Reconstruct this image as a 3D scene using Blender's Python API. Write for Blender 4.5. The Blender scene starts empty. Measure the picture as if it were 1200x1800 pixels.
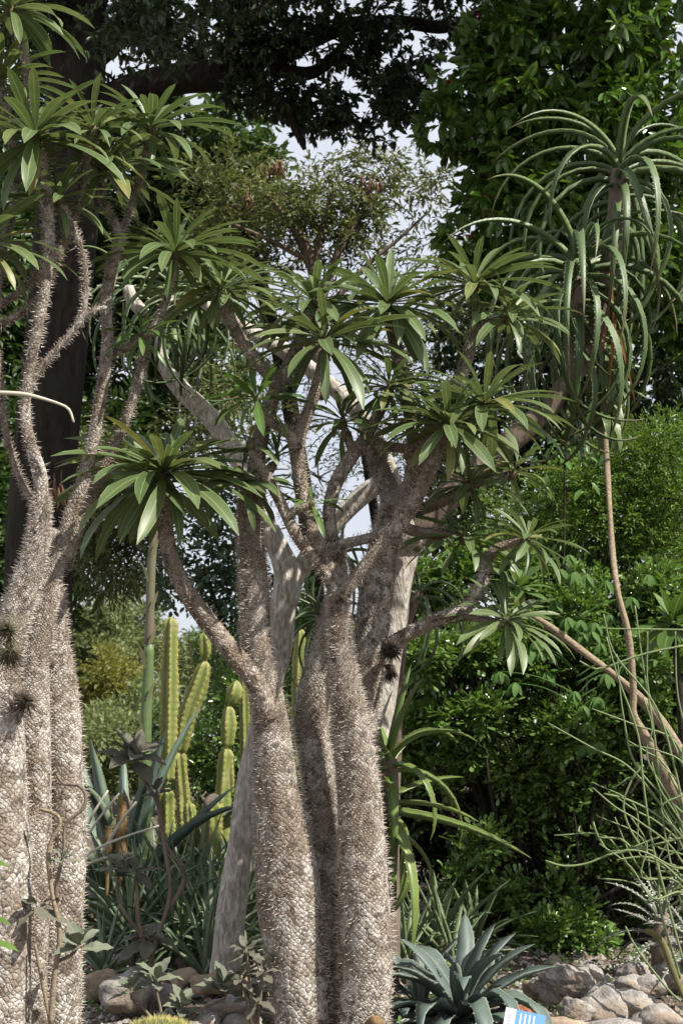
import bpy, math
import numpy as np
from mathutils import Vector, Matrix

R = math.radians
scene = bpy.context.scene
C = scene.collection

# ------------------------------------------------------------------ camera
F_PX, PITCH, CAM_Z = 2854.0, math.atan(393.0 / 2854.0), 1.6
cam_d = bpy.data.cameras.new('camera')
cam = bpy.data.objects.new('camera', cam_d)
C.objects.link(cam)
cam_d.sensor_fit = 'VERTICAL'
cam_d.sensor_height = 36.0
cam_d.sensor_width = 24.0
cam_d.lens = F_PX / 1800.0 * 36.0
cam_d.clip_end = 2000
cam_d.dof.use_dof = True
cam_d.dof.focus_distance = 9.0
cam_d.dof.aperture_fstop = 5.6
cam.location = (0, 0, CAM_Z)
cam.rotation_euler = (math.pi / 2 + PITCH, 0, 0)
scene.camera = cam

# ------------------------------------------------------------------ sky, sun, exposure
SUN_EL, SUN_AZ = R(50), R(60)          # azimuth measured from behind the camera towards the right
to_sun = Vector((math.cos(SUN_EL) * math.sin(SUN_AZ), -math.cos(SUN_EL) * math.cos(SUN_AZ), math.sin(SUN_EL)))
world = bpy.data.worlds.new('World')
scene.world = world
world.use_nodes = True
wn, wl = world.node_tree.nodes, world.node_tree.links
bg = wn['Background']
sky = wn.new('ShaderNodeTexSky')
sky.sky_type = 'NISHITA'
sky.sun_disc = False
sky.sun_elevation = SUN_EL
sky.sun_rotation = math.atan2(to_sun.x, to_sun.y)
sky.dust_density = 1.5
tc = wn.new('ShaderNodeTexCoord')
cn = wn.new('ShaderNodeTexNoise')
cn.inputs['Scale'].default_value = 2.2
cn.inputs['Detail'].default_value = 8
cn.inputs['Roughness'].default_value = 0.55
cr = wn.new('ShaderNodeMapRange')
cr.inputs['From Min'].default_value = 0.36
cr.inputs['From Max'].default_value = 0.62
cr.inputs['To Min'].default_value = 0.68
cr.inputs['To Max'].default_value = 0.92
cm = wn.new('ShaderNodeMix')
cm.data_type = 'RGBA'
cm.inputs[7].default_value = (11.6, 12.1, 13.4, 1)     # thin bright cloud
wl.new(tc.outputs['Generated'], cn.inputs['Vector'])
wl.new(cn.outputs['Fac'], cr.inputs['Value'])
wl.new(cr.outputs['Result'], cm.inputs[0])
wl.new(sky.outputs[0], cm.inputs[6])
wl.new(cm.outputs[2], bg.inputs['Color'])
bg.inputs['Strength'].default_value = 0.05
sun_d = bpy.data.lights.new('sun', 'SUN')
sun_d.energy = 5.0
sun_d.angle = R(0.53)
sun_d.color = (1.0, 0.95, 0.86)
sun = bpy.data.objects.new('sun', sun_d)
C.objects.link(sun)
sun.location = (6, -4, 12)
sun.rotation_euler = to_sun.to_track_quat('Z', 'Y').to_euler()
vs = scene.view_settings
vs.view_transform = 'Standard'
vs.look = 'None'
vs.exposure = 0.7
vs.gamma = 1.0
vs.use_curve_mapping = False
cy = scene.cycles
cy.max_bounces = 7
cy.diffuse_bounces = 3
cy.glossy_bounces = 2
cy.transmission_bounces = 4
cy.sample_clamp_indirect = 4.0
cy.use_denoising = True

# ------------------------------------------------------------------ pixel helpers
CP, SP = math.cos(PITCH), math.sin(PITCH)


def at(x, y, Y):
    """point at distance Y in front of the camera that a photo pixel looks at"""
    u, v = (x - 600.0) / F_PX, (900.0 - y) / F_PX
    dy, dz = CP - v * SP, SP + v * CP
    t = Y / dy
    return np.array((u * t, Y, CAM_Z + dz * t))


def mpp(x, y, Y):
    return Y / (CP - (900.0 - y) / F_PX * SP) / F_PX


def unit(v):
    v = np.asarray(v, float)
    return v / np.maximum(np.linalg.norm(v, axis=-1, keepdims=True), 1e-9)


# ------------------------------------------------------------------ mesh helpers
def mk_mesh(name, verts, faces, lc=None, smooth=True):
    """faces: list of (M,k) arrays; lc: (N,3) per-vertex data read by the materials"""
    verts = np.asarray(verts, np.float32)
    me = bpy.data.meshes.new(name)
    faces = [np.asarray(f, np.int32) for f in faces if len(f)]
    nl = sum(f.size for f in faces)
    nf = sum(len(f) for f in faces)
    me.vertices.add(len(verts))
    me.vertices.foreach_set('co', verts.ravel())
    me.loops.add(nl)
    me.loops.foreach_set('vertex_index', np.concatenate([f.ravel() for f in faces]))
    tot = np.concatenate([np.full(len(f), f.shape[1], np.int32) for f in faces])
    start = np.concatenate([[0], np.cumsum(tot)[:-1]]).astype(np.int32)
    me.polygons.add(nf)
    me.polygons.foreach_set('loop_start', start)
    me.polygons.foreach_set('loop_total', tot)
    me.polygons.foreach_set('use_smooth', np.full(nf, smooth, bool))
    if lc is not None:
        a = me.attributes.new('lc', 'FLOAT_VECTOR', 'POINT')
        a.data.foreach_set('vector', np.asarray(lc, np.float32).ravel())
    me.update(calc_edges=True)
    return me


class Acc:
    def __init__(self):
        self.v, self.f, self.l, self.n = [], [], [], 0

    def add(self, verts, faces, lc=None):
        verts = np.asarray(verts, float)
        if len(verts) == 0:
            return
        if lc is None:
            lc = np.tile((0.5, 0.0, 0.5), (len(verts), 1))
        self.v.append(verts)
        self.l.append(np.asarray(lc, float))
        for f in faces:
            self.f.append(np.asarray(f) + self.n)
        self.n += len(verts)

    def mesh(self, name, origin=(0, 0, 0), smooth=True):
        groups = {}
        for f in self.f:
            if len(f):
                groups.setdefault(f.shape[1], []).append(f)
        return mk_mesh(name, np.concatenate(self.v) - np.asarray(origin), [np.concatenate(g) for g in groups.values()],
                       np.concatenate(self.l), smooth)


WL = {}


def thing(name, label, cat, loc, group=None):
    o = bpy.data.objects.new(name, None)
    o.empty_display_size = 0.1
    C.objects.link(o)
    o.location = loc
    WL[o] = np.asarray(loc, float)
    o['label'], o['category'] = label, cat
    if group:
        o['group'] = group
    return o


def part(name, me, mat, parent, loc, rot=None, scale=1.0, kind=None, label=None):
    if mat is not None and not me.materials:
        me.materials.append(mat)
    o = bpy.data.objects.new(name, me)
    C.objects.link(o)
    loc = np.asarray(loc, float)
    WL[o] = loc
    rel = loc
    if parent is not None:
        o.parent = parent
        rel = loc - WL[parent]
    if rot is None:
        o.location = rel
        o.scale = (scale,) * 3
    else:
        m = np.eye(4)
        m[:3, :3] = rot * scale
        m[:3, 3] = rel
        o.matrix_basis = Matrix(m.tolist())
    if kind:
        o['kind'] = kind
    if label:
        o['label'] = label
    return o


def solo(name, me, mat, label, cat, loc, group=None, rot=None, scale=1.0):
    o = part(name, me, mat, None, loc, rot, scale)
    o['label'], o['category'] = label, cat
    if group:
        o['group'] = group
    return o


def catmull(pts, step):
    """smooth path through pts (n,k); first three columns are xyz"""
    p = np.asarray(pts, float)
    P = np.vstack([2 * p[0] - p[1], p, 2 * p[-1] - p[-2]])
    out = []
    for i in range(len(p) - 1):
        a, b, c, d = P[i:i + 4]
        n = max(2, int(np.linalg.norm(c[:3] - b[:3]) / step))
        t = np.linspace(0, 1, n, endpoint=False)[:, None]
        out.append(0.5 * (2 * b + (c - a) * t + (2 * a - 5 * b + 4 * c - d) * t * t + (3 * b - a - 3 * c + d) * t ** 3))
    out.append(p[-1:])
    return np.concatenate(out)


def frames(path):
    T = unit(np.gradient(path, axis=0))
    N = np.zeros_like(T)
    n = np.array((0, 1.0, 0)) if abs(T[0][1]) < 0.9 else np.array((1.0, 0, 0))   # seam at the back
    for i, t in enumerate(T):
        n = n - t * n.dot(t)
        n = n / (np.linalg.norm(n) + 1e-9)
        N[i] = n
    return T, N, np.cross(T, N)


def tube(path, rad, nseg, cap=True, rnd=0.5, lump=0.0, seed=0):
    T, N, B = frames(path)
    th = np.linspace(0, 2 * np.pi, nseg, endpoint=False)
    r = np.asarray(rad, float)[:, None] * np.ones((1, nseg))
    if lump:
        g = np.random.RandomState(seed)
        L = np.arange(len(path))[:, None]
        for k in range(4):
            a, b, c = g.randint(1, 4), g.uniform(0.03, 0.4), g.uniform(0, 6)
            r = r * (1 + lump * 0.5 * np.sin(a * th[None] + b * L + c))
    v = path[:, None] + r[..., None] * (np.cos(th)[None, :, None] * N[:, None] + np.sin(th)[None, :, None] * B[:, None])
    m = len(path)
    i, j = np.meshgrid(np.arange(m - 1), np.arange(nseg), indexing='ij')
    j2 = (j + 1) % nseg
    q = np.stack([i * nseg + j, i * nseg + j2, (i + 1) * nseg + j2, (i + 1) * nseg + j], -1).reshape(-1, 4)
    V = v.reshape(-1, 3)
    fs = [q]
    lc = np.stack([np.repeat(np.linspace(0, 1, m), nseg), np.tile(th, m), np.full(m * nseg, rnd)], -1)
    if cap:
        V = np.vstack([V, path[-1] + T[-1] * r[-1].mean() * 0.5, path[0] - T[0] * r[0].mean() * 0.3])
        k = m * nseg
        jj = np.arange(nseg)
        fs.append(np.stack([(m - 1) * nseg + jj, (m - 1) * nseg + (jj + 1) % nseg, np.full(nseg, k)], -1))
        fs.append(np.stack([(jj + 1) % nseg, jj, np.full(nseg, k + 1)], -1))
        lc = np.vstack([lc, (1, 0, rnd), (0, 0, rnd)])
    return V, fs, lc


def px_path(pts, Y, step=0.02):
    """[(x, y, width_px[, Y])] in photo pixels -> path and radii in metres"""
    P = []
    for p in pts:
        yy = p[3] if len(p) > 3 else Y
        a = at(p[0], p[1], yy)
        P.append((*a, p[2] * 0.5 * mpp(p[0], p[1], yy)))
    s = catmull(P, step)
    return s[:, :3], np.maximum(s[:, 3], 0.0015)


def world_path(pts, step=0.02):
    s = catmull(pts, step)
    return s[:, :3], np.maximum(s[:, 3], 0.0015)


# ------------------------------------------------------------------ materials
def new_mat(name):
    m = bpy.data.materials.new(name)
    m.use_nodes = True
    n, l = m.node_tree.nodes, m.node_tree.links
    return m, n, l, n['Principled BSDF'], n['Material Output']


def node(n, t, **kw):
    k = n.new(t)
    for a, b in kw.items():
        setattr(k, a, b)
    return k


def mixc(n, l, fac, a, b):
    m = n.new('ShaderNodeMix')
    m.data_type = 'RGBA'
    for s, v in ((0, fac), (6, a), (7, b)):
        if hasattr(v, 'links'):
            l.new(v, m.inputs[s])
        elif s == 0:
            m.inputs[s].default_value = v
        else:
            m.inputs[s].default_value = (*v, 1)
    return m.outputs[2]


def mth(n, l, op, a, b=None):
    m = n.new('ShaderNodeMath')
    m.operation = op
    for i, v in enumerate((a, b)):
        if v is None:
            continue
        if hasattr(v, 'links'):
            l.new(v, m.inputs[i])
        else:
            m.inputs[i].default_value = v
    return m.outputs[0]


def mapr(n, l, v, a, b, c=0.0, d=1.0):
    m = n.new('ShaderNodeMapRange')
    l.new(v, m.inputs[0])
    for i, x in enumerate((a, b, c, d)):
        m.inputs[i + 1].default_value = x
    return m.outputs[0]


def noise(n, l, scale, detail=4, coord='Object', rough=0.55, stretch=None):
    t = n.new('ShaderNodeTexCoord')
    o = t.outputs[coord]
    if stretch:
        mp = n.new('ShaderNodeMapping')
        mp.inputs['Scale'].default_value = stretch
        l.new(o, mp.inputs[0])
        o = mp.outputs[0]
    k = n.new('ShaderNodeTexNoise')
    k.inputs['Scale'].default_value = scale
    k.inputs['Detail'].default_value = detail
    k.inputs['Roughness'].default_value = rough
    l.new(o, k.inputs['Vector'])
    return k.outputs['Fac']


def bump(n, l, h, bsdf, strength=0.5, dist=0.01):
    b = n.new('ShaderNodeBump')
    b.inputs['Strength'].default_value = strength
    b.inputs['Distance'].default_value = dist
    l.new(h, b.inputs['Height'])
    l.new(b.outputs[0], bsdf.inputs['Normal'])


def lcnodes(n, l):
    a = n.new('ShaderNodeAttribute')
    a.attribute_name = 'lc'
    s = n.new('ShaderNodeSeparateXYZ')
    l.new(a.outputs['Vector'], s.inputs[0])
    oi = n.new('ShaderNodeObjectInfo')
    r = mth(n, l, 'FRACT', mth(n, l, 'ADD', s.outputs[2], oi.outputs['Random']))
    return s.outputs[0], s.outputs[1], r


def leaf_mat(name, c1, c2, rough=0.4, trans=0.25, mid=None, edge=None, tip=None, c3=None, spec=0.5, midw=0.1):
    m, n, l, b, out = new_mat(name)
    u, v, r = lcnodes(n, l)
    col = mixc(n, l, r, c1, c2)
    if c3:
        col = mixc(n, l, mapr(n, l, r, 0.90, 0.97), col, c3)
    nz = noise(n, l, 9, 3)
    col = mixc(n, l, mapr(n, l, nz, 0.35, 0.75, 0, 0.45), col, tuple(0.6 * x for x in c1))
    av = mth(n, l, 'ABSOLUTE', v)
    if mid:
        col = mixc(n, l, mapr(n, l, av, midw * 0.4, midw, 0.85, 0), col, mid)
    if edge:
        col = mixc(n, l, mapr(n, l, av, 0.84, 0.97, 0, 0.9), col, edge)
    if tip:
        col = mixc(n, l, mapr(n, l, u, 0.75, 1.0), col, tip)
    l.new(col, b.inputs['Base Color'])
    b.inputs['Roughness'].default_value = rough
    b.inputs['Specular IOR Level'].default_value = spec
    if trans:
        t = n.new('ShaderNodeBsdfTranslucent')
        hs = n.new('ShaderNodeHueSaturation')
        hs.inputs['Hue'].default_value = 0.485
        hs.inputs['Saturation'].default_value = 1.15
        hs.inputs['Value'].default_value = 1.5
        l.new(col, hs.inputs['Color'])
        l.new(hs.outputs[0], t.inputs['Color'])
        x = n.new('ShaderNodeMixShader')
        x.inputs[0].default_value = trans
        l.new(b.outputs[0], x.inputs[1])
        l.new(t.outputs[0], x.inputs[2])
        l.new(x.outputs[0], out.inputs['Surface'])
    return m


def bark_mat(name, c1, c2, c3=None, scale=14, stretch=(1, 1, 0.25), rough=0.85, bs=0.7, bd=0.02):
    m, n, l, b, out = new_mat(name)
    a = noise(n, l, scale, 6, stretch=stretch)
    big = noise(n, l, scale * 0.22, 4)
    col = mixc(n, l, mapr(n, l, a, 0.35, 0.65), c1, c2)
    if c3:
        col = mixc(n, l, mapr(n, l, big, 0.5, 0.66), col, c3)
    l.new(col, b.inputs['Base Color'])
    b.inputs['Roughness'].default_value = rough
    b.inputs['Specular IOR Level'].default_value = 0.2
    bump(n, l, a, b, bs, bd)
    return m


def plain_mat(name, c1, c2=None, rough=0.7, scale=20, bs=0.2):
    m, n, l, b, out = new_mat(name)
    a = noise(n, l, scale, 4)
    l.new(mixc(n, l, mapr(n, l, a, 0.3, 0.7), c1, c2 or tuple(0.7 * x for x in c1)), b.inputs['Base Color'])
    b.inputs['Roughness'].default_value = rough
    b.inputs['Specular IOR Level'].default_value = 0.3
    if bs:
        bump(n, l, a, b, bs, 0.01)
    return m


def palm_bark():
    m, n, l, b, out = new_mat('spiny_bark')
    a = n.new('ShaderNodeAttribute')
    a.attribute_name = 'lc'
    s = n.new('ShaderNodeSeparateXYZ')
    l.new(a.outputs['Vector'], s.inputs[0])
    wob = mth(n, l, 'MULTIPLY', mth(n, l, 'SUBTRACT', noise(n, l, 9, 4), 0.5), 2.2)
    wob2 = mth(n, l, 'MULTIPLY', mth(n, l, 'SUBTRACT', noise(n, l, 12, 4), 0.5), 2.2)
    cx = n.new('ShaderNodeCombineXYZ')
    l.new(mth(n, l, 'ADD', s.outputs[0], wob), cx.inputs[0])
    l.new(mth(n, l, 'ADD', s.outputs[1], wob2), cx.inputs[1])
    vo = n.new('ShaderNodeTexVoronoi')
    vo.voronoi_dimensions = '2D'
    vo.inputs['Scale'].default_value = 1.0
    vo.inputs['Randomness'].default_value = 0.45
    ve = n.new('ShaderNodeTexVoronoi')
    ve.voronoi_dimensions = '2D'
    ve.feature = 'DISTANCE_TO_EDGE'
    ve.inputs['Scale'].default_value = 1.0
    ve.inputs['Randomness'].default_value = 0.45
    l.new(cx.outputs[0], vo.inputs['Vector'])
    l.new(cx.outputs[0], ve.inputs['Vector'])
    edge = ve.outputs['Distance']
    sc = n.new('ShaderNodeSeparateColor')
    l.new(vo.outputs['Color'], sc.inputs[0])
    age = s.outputs[2]
    fine = noise(n, l, 70, 5, rough=0.65)
    big = noise(n, l, 4.5, 6, rough=0.7)
    mid = noise(n, l, 17, 5, rough=0.7)
    young = mixc(n, l, mapr(n, l, fine, 0.35, 0.65), (0.19, 0.15, 0.115), (0.43, 0.375, 0.315))
    old = mixc(n, l, mapr(n, l, fine, 0.3, 0.65), (0.36, 0.325, 0.285), (0.72, 0.675, 0.615))
    col = mixc(n, l, age, young, old)
    # single scales weather brown
    col = mixc(n, l, mapr(n, l, sc.outputs[0], 0.5, 0.95, 0, 0.8), col, (0.19, 0.15, 0.115))
    # wide brown stains and smaller dark blotches
    col = mixc(n, l, mapr(n, l, big, 0.45, 0.56, 0, 0.8), col, (0.19, 0.145, 0.105))
    col = mixc(n, l, mapr(n, l, mid, 0.52, 0.60, 0, 0.8), col, (0.09, 0.068, 0.052))
    # pale scars
    col = mixc(n, l, mapr(n, l, noise(n, l, 21, 4, rough=0.7), 0.62, 0.68, 0, 0.75), col, (0.66, 0.63, 0.58))
    seam = mth(n, l, 'MULTIPLY', mapr(n, l, edge, 0.015, 0.10, 0.85, 0.0), mapr(n, l, noise(n, l, 13, 4, rough=.7), 0.38, 0.58, 0.05, 1.0))
    col = mixc(n, l, seam, col, (0.055, 0.04, 0.03))
    l.new(col, b.inputs['Base Color'])
    b.inputs['Roughness'].default_value = 0.85
    b.inputs['Specular IOR Level'].default_value = 0.2
    h = mth(n, l, 'ADD', mth(n, l, 'MULTIPLY', fine, 0.5), mapr(n, l, edge, 0.0, 0.3, 0, .6))
    bump(n, l, h, b, 0.7, 0.009)
    return m


M = {}
M['palm_bark'] = palm_bark()
M['spine'] = plain_mat('spine', (0.62, 0.56, 0.49), (0.30, 0.245, 0.20), 0.6, 30, 0)
M['spine_brown'] = plain_mat('spine_brown', (0.52, 0.45, 0.38), (0.22, 0.17, 0.13), 0.6, 30, 0)
M['palm_leaf'] = leaf_mat('palm_leaf', (0.080, 0.125, 0.042), (0.135, 0.178, 0.068), 0.44, 0.22, c3=(0.20, 0.19, 0.05), mid=(0.22, 0.28, 0.12), edge=(0.20, 0.26, 0.11))
M['palm_leaf_fresh'] = leaf_mat('palm_leaf_fresh', (0.075, 0.145, 0.034), (0.115, 0.19, 0.05), 0.42, 0.24, mid=(0.20, 0.28, 0.10))
M['palm_bud'] = plain_mat('palm_bud', (0.14, 0.13, 0.06), (0.11, 0.08, 0.045), 0.7)
M['aloe_tree_bark'] = bark_mat('aloe_tree_bark', (0.25, 0.215, 0.18), (0.64, 0.60, 0.54), (0.36, 0.31, 0.26), 55, (1, 1, 0.28), bs=1.0, bd=0.02)
M['aloe_tree_red'] = bark_mat('aloe_tree_red', (0.11, 0.082, 0.062), (0.22, 0.175, 0.14), None, 22, (1, 1, 0.3))
M['aloe_tree_leaf'] = leaf_mat('aloe_tree_leaf', (0.060, 0.105, 0.034), (0.098, 0.148, 0.050), 0.5, 0.06, edge=(0.19, 0.24, 0.10), tip=(0.13, 0.11, 0.05))
M['aloe_dry'] = leaf_mat('aloe_dry', (0.36, 0.15, 0.05), (0.26, 0.13, 0.06), 0.7, 0.15)
M['aloe_green'] = leaf_mat('aloe_green', (0.090, 0.14, 0.06), (0.135, 0.19, 0.085), 0.48, 0.06, edge=(0.2, 0.24, 0.12))
M['aloe_blue'] = leaf_mat('aloe_blue', (0.13, 0.185, 0.10), (0.195, 0.25, 0.14), 0.55, 0.05, edge=(0.17, 0.22, 0.15))
M['aloe_lime'] = leaf_mat('aloe_lime', (0.115, 0.18, 0.045), (0.17, 0.235, 0.06), 0.38, 0.1, edge=(0.32, 0.35, 0.12))
M['agave_blue'] = leaf_mat('agave_blue', (0.075, 0.108, 0.092), (0.125, 0.162, 0.138), 0.55, 0.03, edge=(0.26, 0.29, 0.22))
M['agave_tall'] = leaf_mat('agave_tall', (0.105, 0.155, 0.125), (0.15, 0.205, 0.155), 0.5, 0.05, edge=(0.24, 0.27, 0.14))
M['straw'] = leaf_mat('straw', (0.62, 0.58, 0.48), (0.46, 0.41, 0.31), 0.7, 0.15)
M['tree_bark'] = bark_mat('tree_bark', (0.016, 0.012, 0.009), (0.042, 0.034, 0.027), (0.026, 0.026, 0.018), 15, (1, 1, 0.2), bs=1.0, bd=0.06)
M['twig_grey'] = bark_mat('twig_grey', (0.11, 0.085, 0.062), (0.23, 0.185, 0.14), None, 25)
M['stem_tan'] = bark_mat('stem_tan', (0.17, 0.13, 0.085), (0.32, 0.255, 0.175), None, 40, (1, 1, 2.5), bs=0.5, bd=0.006)
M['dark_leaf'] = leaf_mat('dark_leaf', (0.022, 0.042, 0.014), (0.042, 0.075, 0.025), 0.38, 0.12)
M['mid_leaf'] = leaf_mat('mid_leaf', (0.045, 0.085, 0.022), (0.075, 0.13, 0.035), 0.45, 0.22)
M['glossy_leaf'] = leaf_mat('glossy_leaf', (0.055, 0.118, 0.022), (0.105, 0.20, 0.038), 0.25, 0.22, mid=(0.14, 0.21, 0.06), spec=0.6, midw=0.14)
M['legume_leaf'] = leaf_mat('legume_leaf', (0.105, 0.135, 0.042), (0.165, 0.19, 0.075), 0.55, 0.27)
M['pod'] = plain_mat('pod', (0.20, 0.11, 0.055), (0.12, 0.07, 0.04), 0.85)
M['oval_leaf'] = leaf_mat('oval_leaf', (0.055, 0.095, 0.045), (0.085, 0.14, 0.06), 0.42, 0.18)
M['lime_leaf'] = leaf_mat('lime_leaf', (0.098, 0.175, 0.032), (0.150, 0.245, 0.054), 0.45, 0.3)
M['hedge_leaf'] = leaf_mat('hedge_leaf', (0.092, 0.168, 0.036), (0.150, 0.245, 0.062), 0.28, 0.25, spec=0.6)
M['vine_leaf'] = leaf_mat('vine_leaf', (0.070, 0.150, 0.030), (0.105, 0.20, 0.048), 0.7, 0.28, spec=0.25, mid=(0.12, 0.19, 0.06))
M['far_leaf'] = leaf_mat('far_leaf', (0.13, 0.17, 0.06), (0.19, 0.225, 0.09), 0.6, 0.25)
M['far_leaf_yellow'] = leaf_mat('far_leaf_yellow', (0.15, 0.16, 0.036), (0.20, 0.20, 0.05), 0.6, 0.3)
M['yellow_edge_leaf'] = leaf_mat('yellow_edge_leaf', (0.085, 0.14, 0.045), (0.13, 0.18, 0.06), 0.45, 0.2, edge=(0.36, 0.37, 0.11))
def cactus_mat():
    m, n, l, b, out = new_mat('cactus')
    u, v, r = lcnodes(n, l)
    a = noise(n, l, 7, 5, rough=.65)
    f = noise(n, l, 40, 4, rough=.7)
    col = mixc(n, l, mapr(n, l, v, .1, .9), (0.12, 0.165, 0.035), (0.245, 0.255, 0.06))
    col = mixc(n, l, mapr(n, l, v, .86, 1.0, 0, .55), col, (0.40, 0.36, 0.13))
    col = mixc(n, l, mapr(n, l, a, .5, .66, 0, .75), col, (0.30, 0.26, 0.11))
    col = mixc(n, l, mapr(n, l, f, .60, .70, 0, .8), col, (0.17, 0.125, 0.075))
    l.new(col, b.inputs['Base Color'])
    b.inputs['Roughness'].default_value = .6
    bump(n, l, f, b, .5, .01)
    return m


M['cactus'] = cactus_mat()
M['cactus_spine'] = plain_mat('cactus_spine', (0.33, 0.25, 0.14), (0.18, 0.12, 0.07), 0.7, 30, 0)
M['cactus_cork'] = plain_mat('cactus_cork', (0.17, 0.135, 0.105), (0.07, 0.055, 0.045), 0.9, 70, 0.8)
M['stalk'] = plain_mat('stalk', (0.095, 0.145, 0.055), (0.13, 0.175, 0.075), 0.45, 12, 0.1)
M['stalk_purple'] = plain_mat('stalk_purple', (0.16, 0.12, 0.095), (0.13, 0.14, 0.07), 0.5, 8, 0.1)
M['bract'] = leaf_mat('bract', (0.22, 0.25, 0.13), (0.30, 0.27, 0.17), 0.5, 0.15, tip=(0.35, 0.25, 0.15))
M['pencil'] = plain_mat('pencil', (0.135, 0.19, 0.075), (0.19, 0.235, 0.105), 0.5, 15, 0.1)
M['felt_leaf'] = leaf_mat('felt_leaf', (0.125, 0.145, 0.095), (0.17, 0.185, 0.13), 0.8, 0.08, mid=(0.2, 0.21, 0.15))
M['felt_dark'] = leaf_mat('felt_dark', (0.095, 0.092, 0.066), (0.145, 0.138, 0.098), 0.75, 0.08)
M['silver_leaf'] = leaf_mat('silver_leaf', (0.14, 0.16, 0.125), (0.21, 0.22, 0.18), 0.55, 0.03, edge=(0.5, 0.48, 0.42))
M['gold_spine'] = plain_mat('gold_spine', (0.52, 0.46, 0.17), (0.40, 0.36, 0.14), 0.5, 30, 0)
M['barrel_skin'] = plain_mat('barrel_skin', (0.12, 0.15, 0.05), None, 0.6)
M['air_plant'] = leaf_mat('air_plant', (0.11, 0.085, 0.06), (0.17, 0.14, 0.10), 0.8, 0.05)
M['air_dark'] = leaf_mat('air_dark', (0.035, 0.022, 0.018), (0.06, 0.04, 0.03), 0.8, 0.05)
M['moss'] = leaf_mat('moss', (0.10, 0.095, 0.055), (0.16, 0.145, 0.09), 0.9, 0.1)
M['weed'] = leaf_mat('weed', (0.06, 0.13, 0.022), (0.10, 0.19, 0.035), 0.45, 0.25)
M['litter'] = leaf_mat('litter', (0.16, 0.10, 0.06), (0.28, 0.20, 0.13), 0.85, 0.05)
M['tail_brown'] = plain_mat('tail_brown', (0.24, 0.155, 0.065), (0.13, 0.08, 0.04), 0.85, 60)
M['snake'] = plain_mat('snake', (0.20, 0.17, 0.075), (0.13, 0.12, 0.05), 0.7)
M['red_flower'] = plain_mat('red_flower', (0.45, 0.02, 0.02), None, 0.5)


def rock_mat(name, c1, c2, c3):
    m, n, l, b, out = new_mat(name)
    a = noise(n, l, 9, 8, rough=0.7)
    e = noise(n, l, 3.2, 4)
    f = noise(n, l, 45, 4, rough=0.7)
    col = mixc(n, l, mapr(n, l, a, 0.38, 0.62), c1, c2)
    col = mixc(n, l, mapr(n, l, e, 0.52, 0.62, 0, 0.8), col, c3)
    col = mixc(n, l, mapr(n, l, f, 0.55, 0.7, 0, 0.5), col, tuple(0.4 * x for x in c1))
    l.new(col, b.inputs['Base Color'])
    b.inputs['Roughness'].default_value = 0.9
    b.inputs['Specular IOR Level'].default_value = 0.2
    bump(n, l, mth(n, l, 'ADD', a, mth(n, l, 'MULTIPLY', f, 0.4)), b, 0.9, 0.03)
    return m


M['rock'] = rock_mat('rock', (0.20, 0.18, 0.165), (0.45, 0.42, 0.385), (0.27, 0.205, 0.15))
M['rock_tan'] = rock_mat('rock_tan', (0.30, 0.22, 0.15), (0.42, 0.34, 0.25), (0.24, 0.17, 0.12))
M['rock_red'] = rock_mat('rock_red', (0.30, 0.11, 0.06), (0.38, 0.16, 0.09), (0.22, 0.09, 0.06))


def earth():
    m, n, l, b, out = new_mat('earth')
    a = noise(n, l, 1.5, 8, rough=0.7)
    f = noise(n, l, 38, 6, rough=0.7)
    v = n.new('ShaderNodeTexVoronoi')
    v.inputs['Scale'].default_value = 55
    t = n.new('ShaderNodeTexCoord')
    l.new(t.outputs['Object'], v.inputs['Vector'])
    col = mixc(n, l, mapr(n, l, a, 0.35, 0.65), (0.12, 0.085, 0.06), (0.23, 0.18, 0.14))
    col = mixc(n, l, mapr(n, l, f, 0.45, 0.68), col, (0.30, 0.27, 0.24))
    col = mixc(n, l, mapr(n, l, v.outputs['Distance'], 0.0, 0.5, 0.0, 0.5), col, (0.06, 0.045, 0.035))
    l.new(col, b.inputs['Base Color'])
    b.inputs['Roughness'].default_value = 0.95
    b.inputs['Specular IOR Level'].default_value = 0.15
    bump(n, l, mth(n, l, 'SUBTRACT', f, v.outputs['Distance']), b, 0.8, 0.03)
    return m


M['earth'] = earth()

# ------------------------------------------------------------------ ground
def ground_z(x, y):
    x, y = np.asarray(x, float), np.asarray(y, float)
    z = 0.030 * np.sin(1.7 * x + 0.9 * y) + 0.022 * np.sin(3.1 * x - 2.3 * y + 1.0) + 0.012 * np.sin(7.3 * x + 5.1 * y)
    return z * np.clip((14 - np.hypot(x, y - 8)) / 4, 0, 1)


gx = np.unique(np.concatenate([np.linspace(-900, -5, 26), np.linspace(-5, 5, 110), np.linspace(5, 900, 26)]))
gy = np.unique(np.concatenate([np.linspace(-200, 4, 12), np.linspace(4, 15, 120), np.linspace(15, 1400, 30)]))
GX, GY = np.meshgrid(gx, gy, indexing='ij')
gv = np.stack([GX, GY, ground_z(GX, GY)], -1).reshape(-1, 3)
ni, nj = len(gx), len(gy)
I, J = np.meshgrid(np.arange(ni - 1), np.arange(nj - 1), indexing='ij')
gq = np.stack([I * nj + J, (I + 1) * nj + J, (I + 1) * nj + J + 1, I * nj + J + 1], -1).reshape(-1, 4)
g = part('ground', mk_mesh('ground', gv, [gq]), M['earth'], None, (0, 0, 0), kind='structure')


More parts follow.
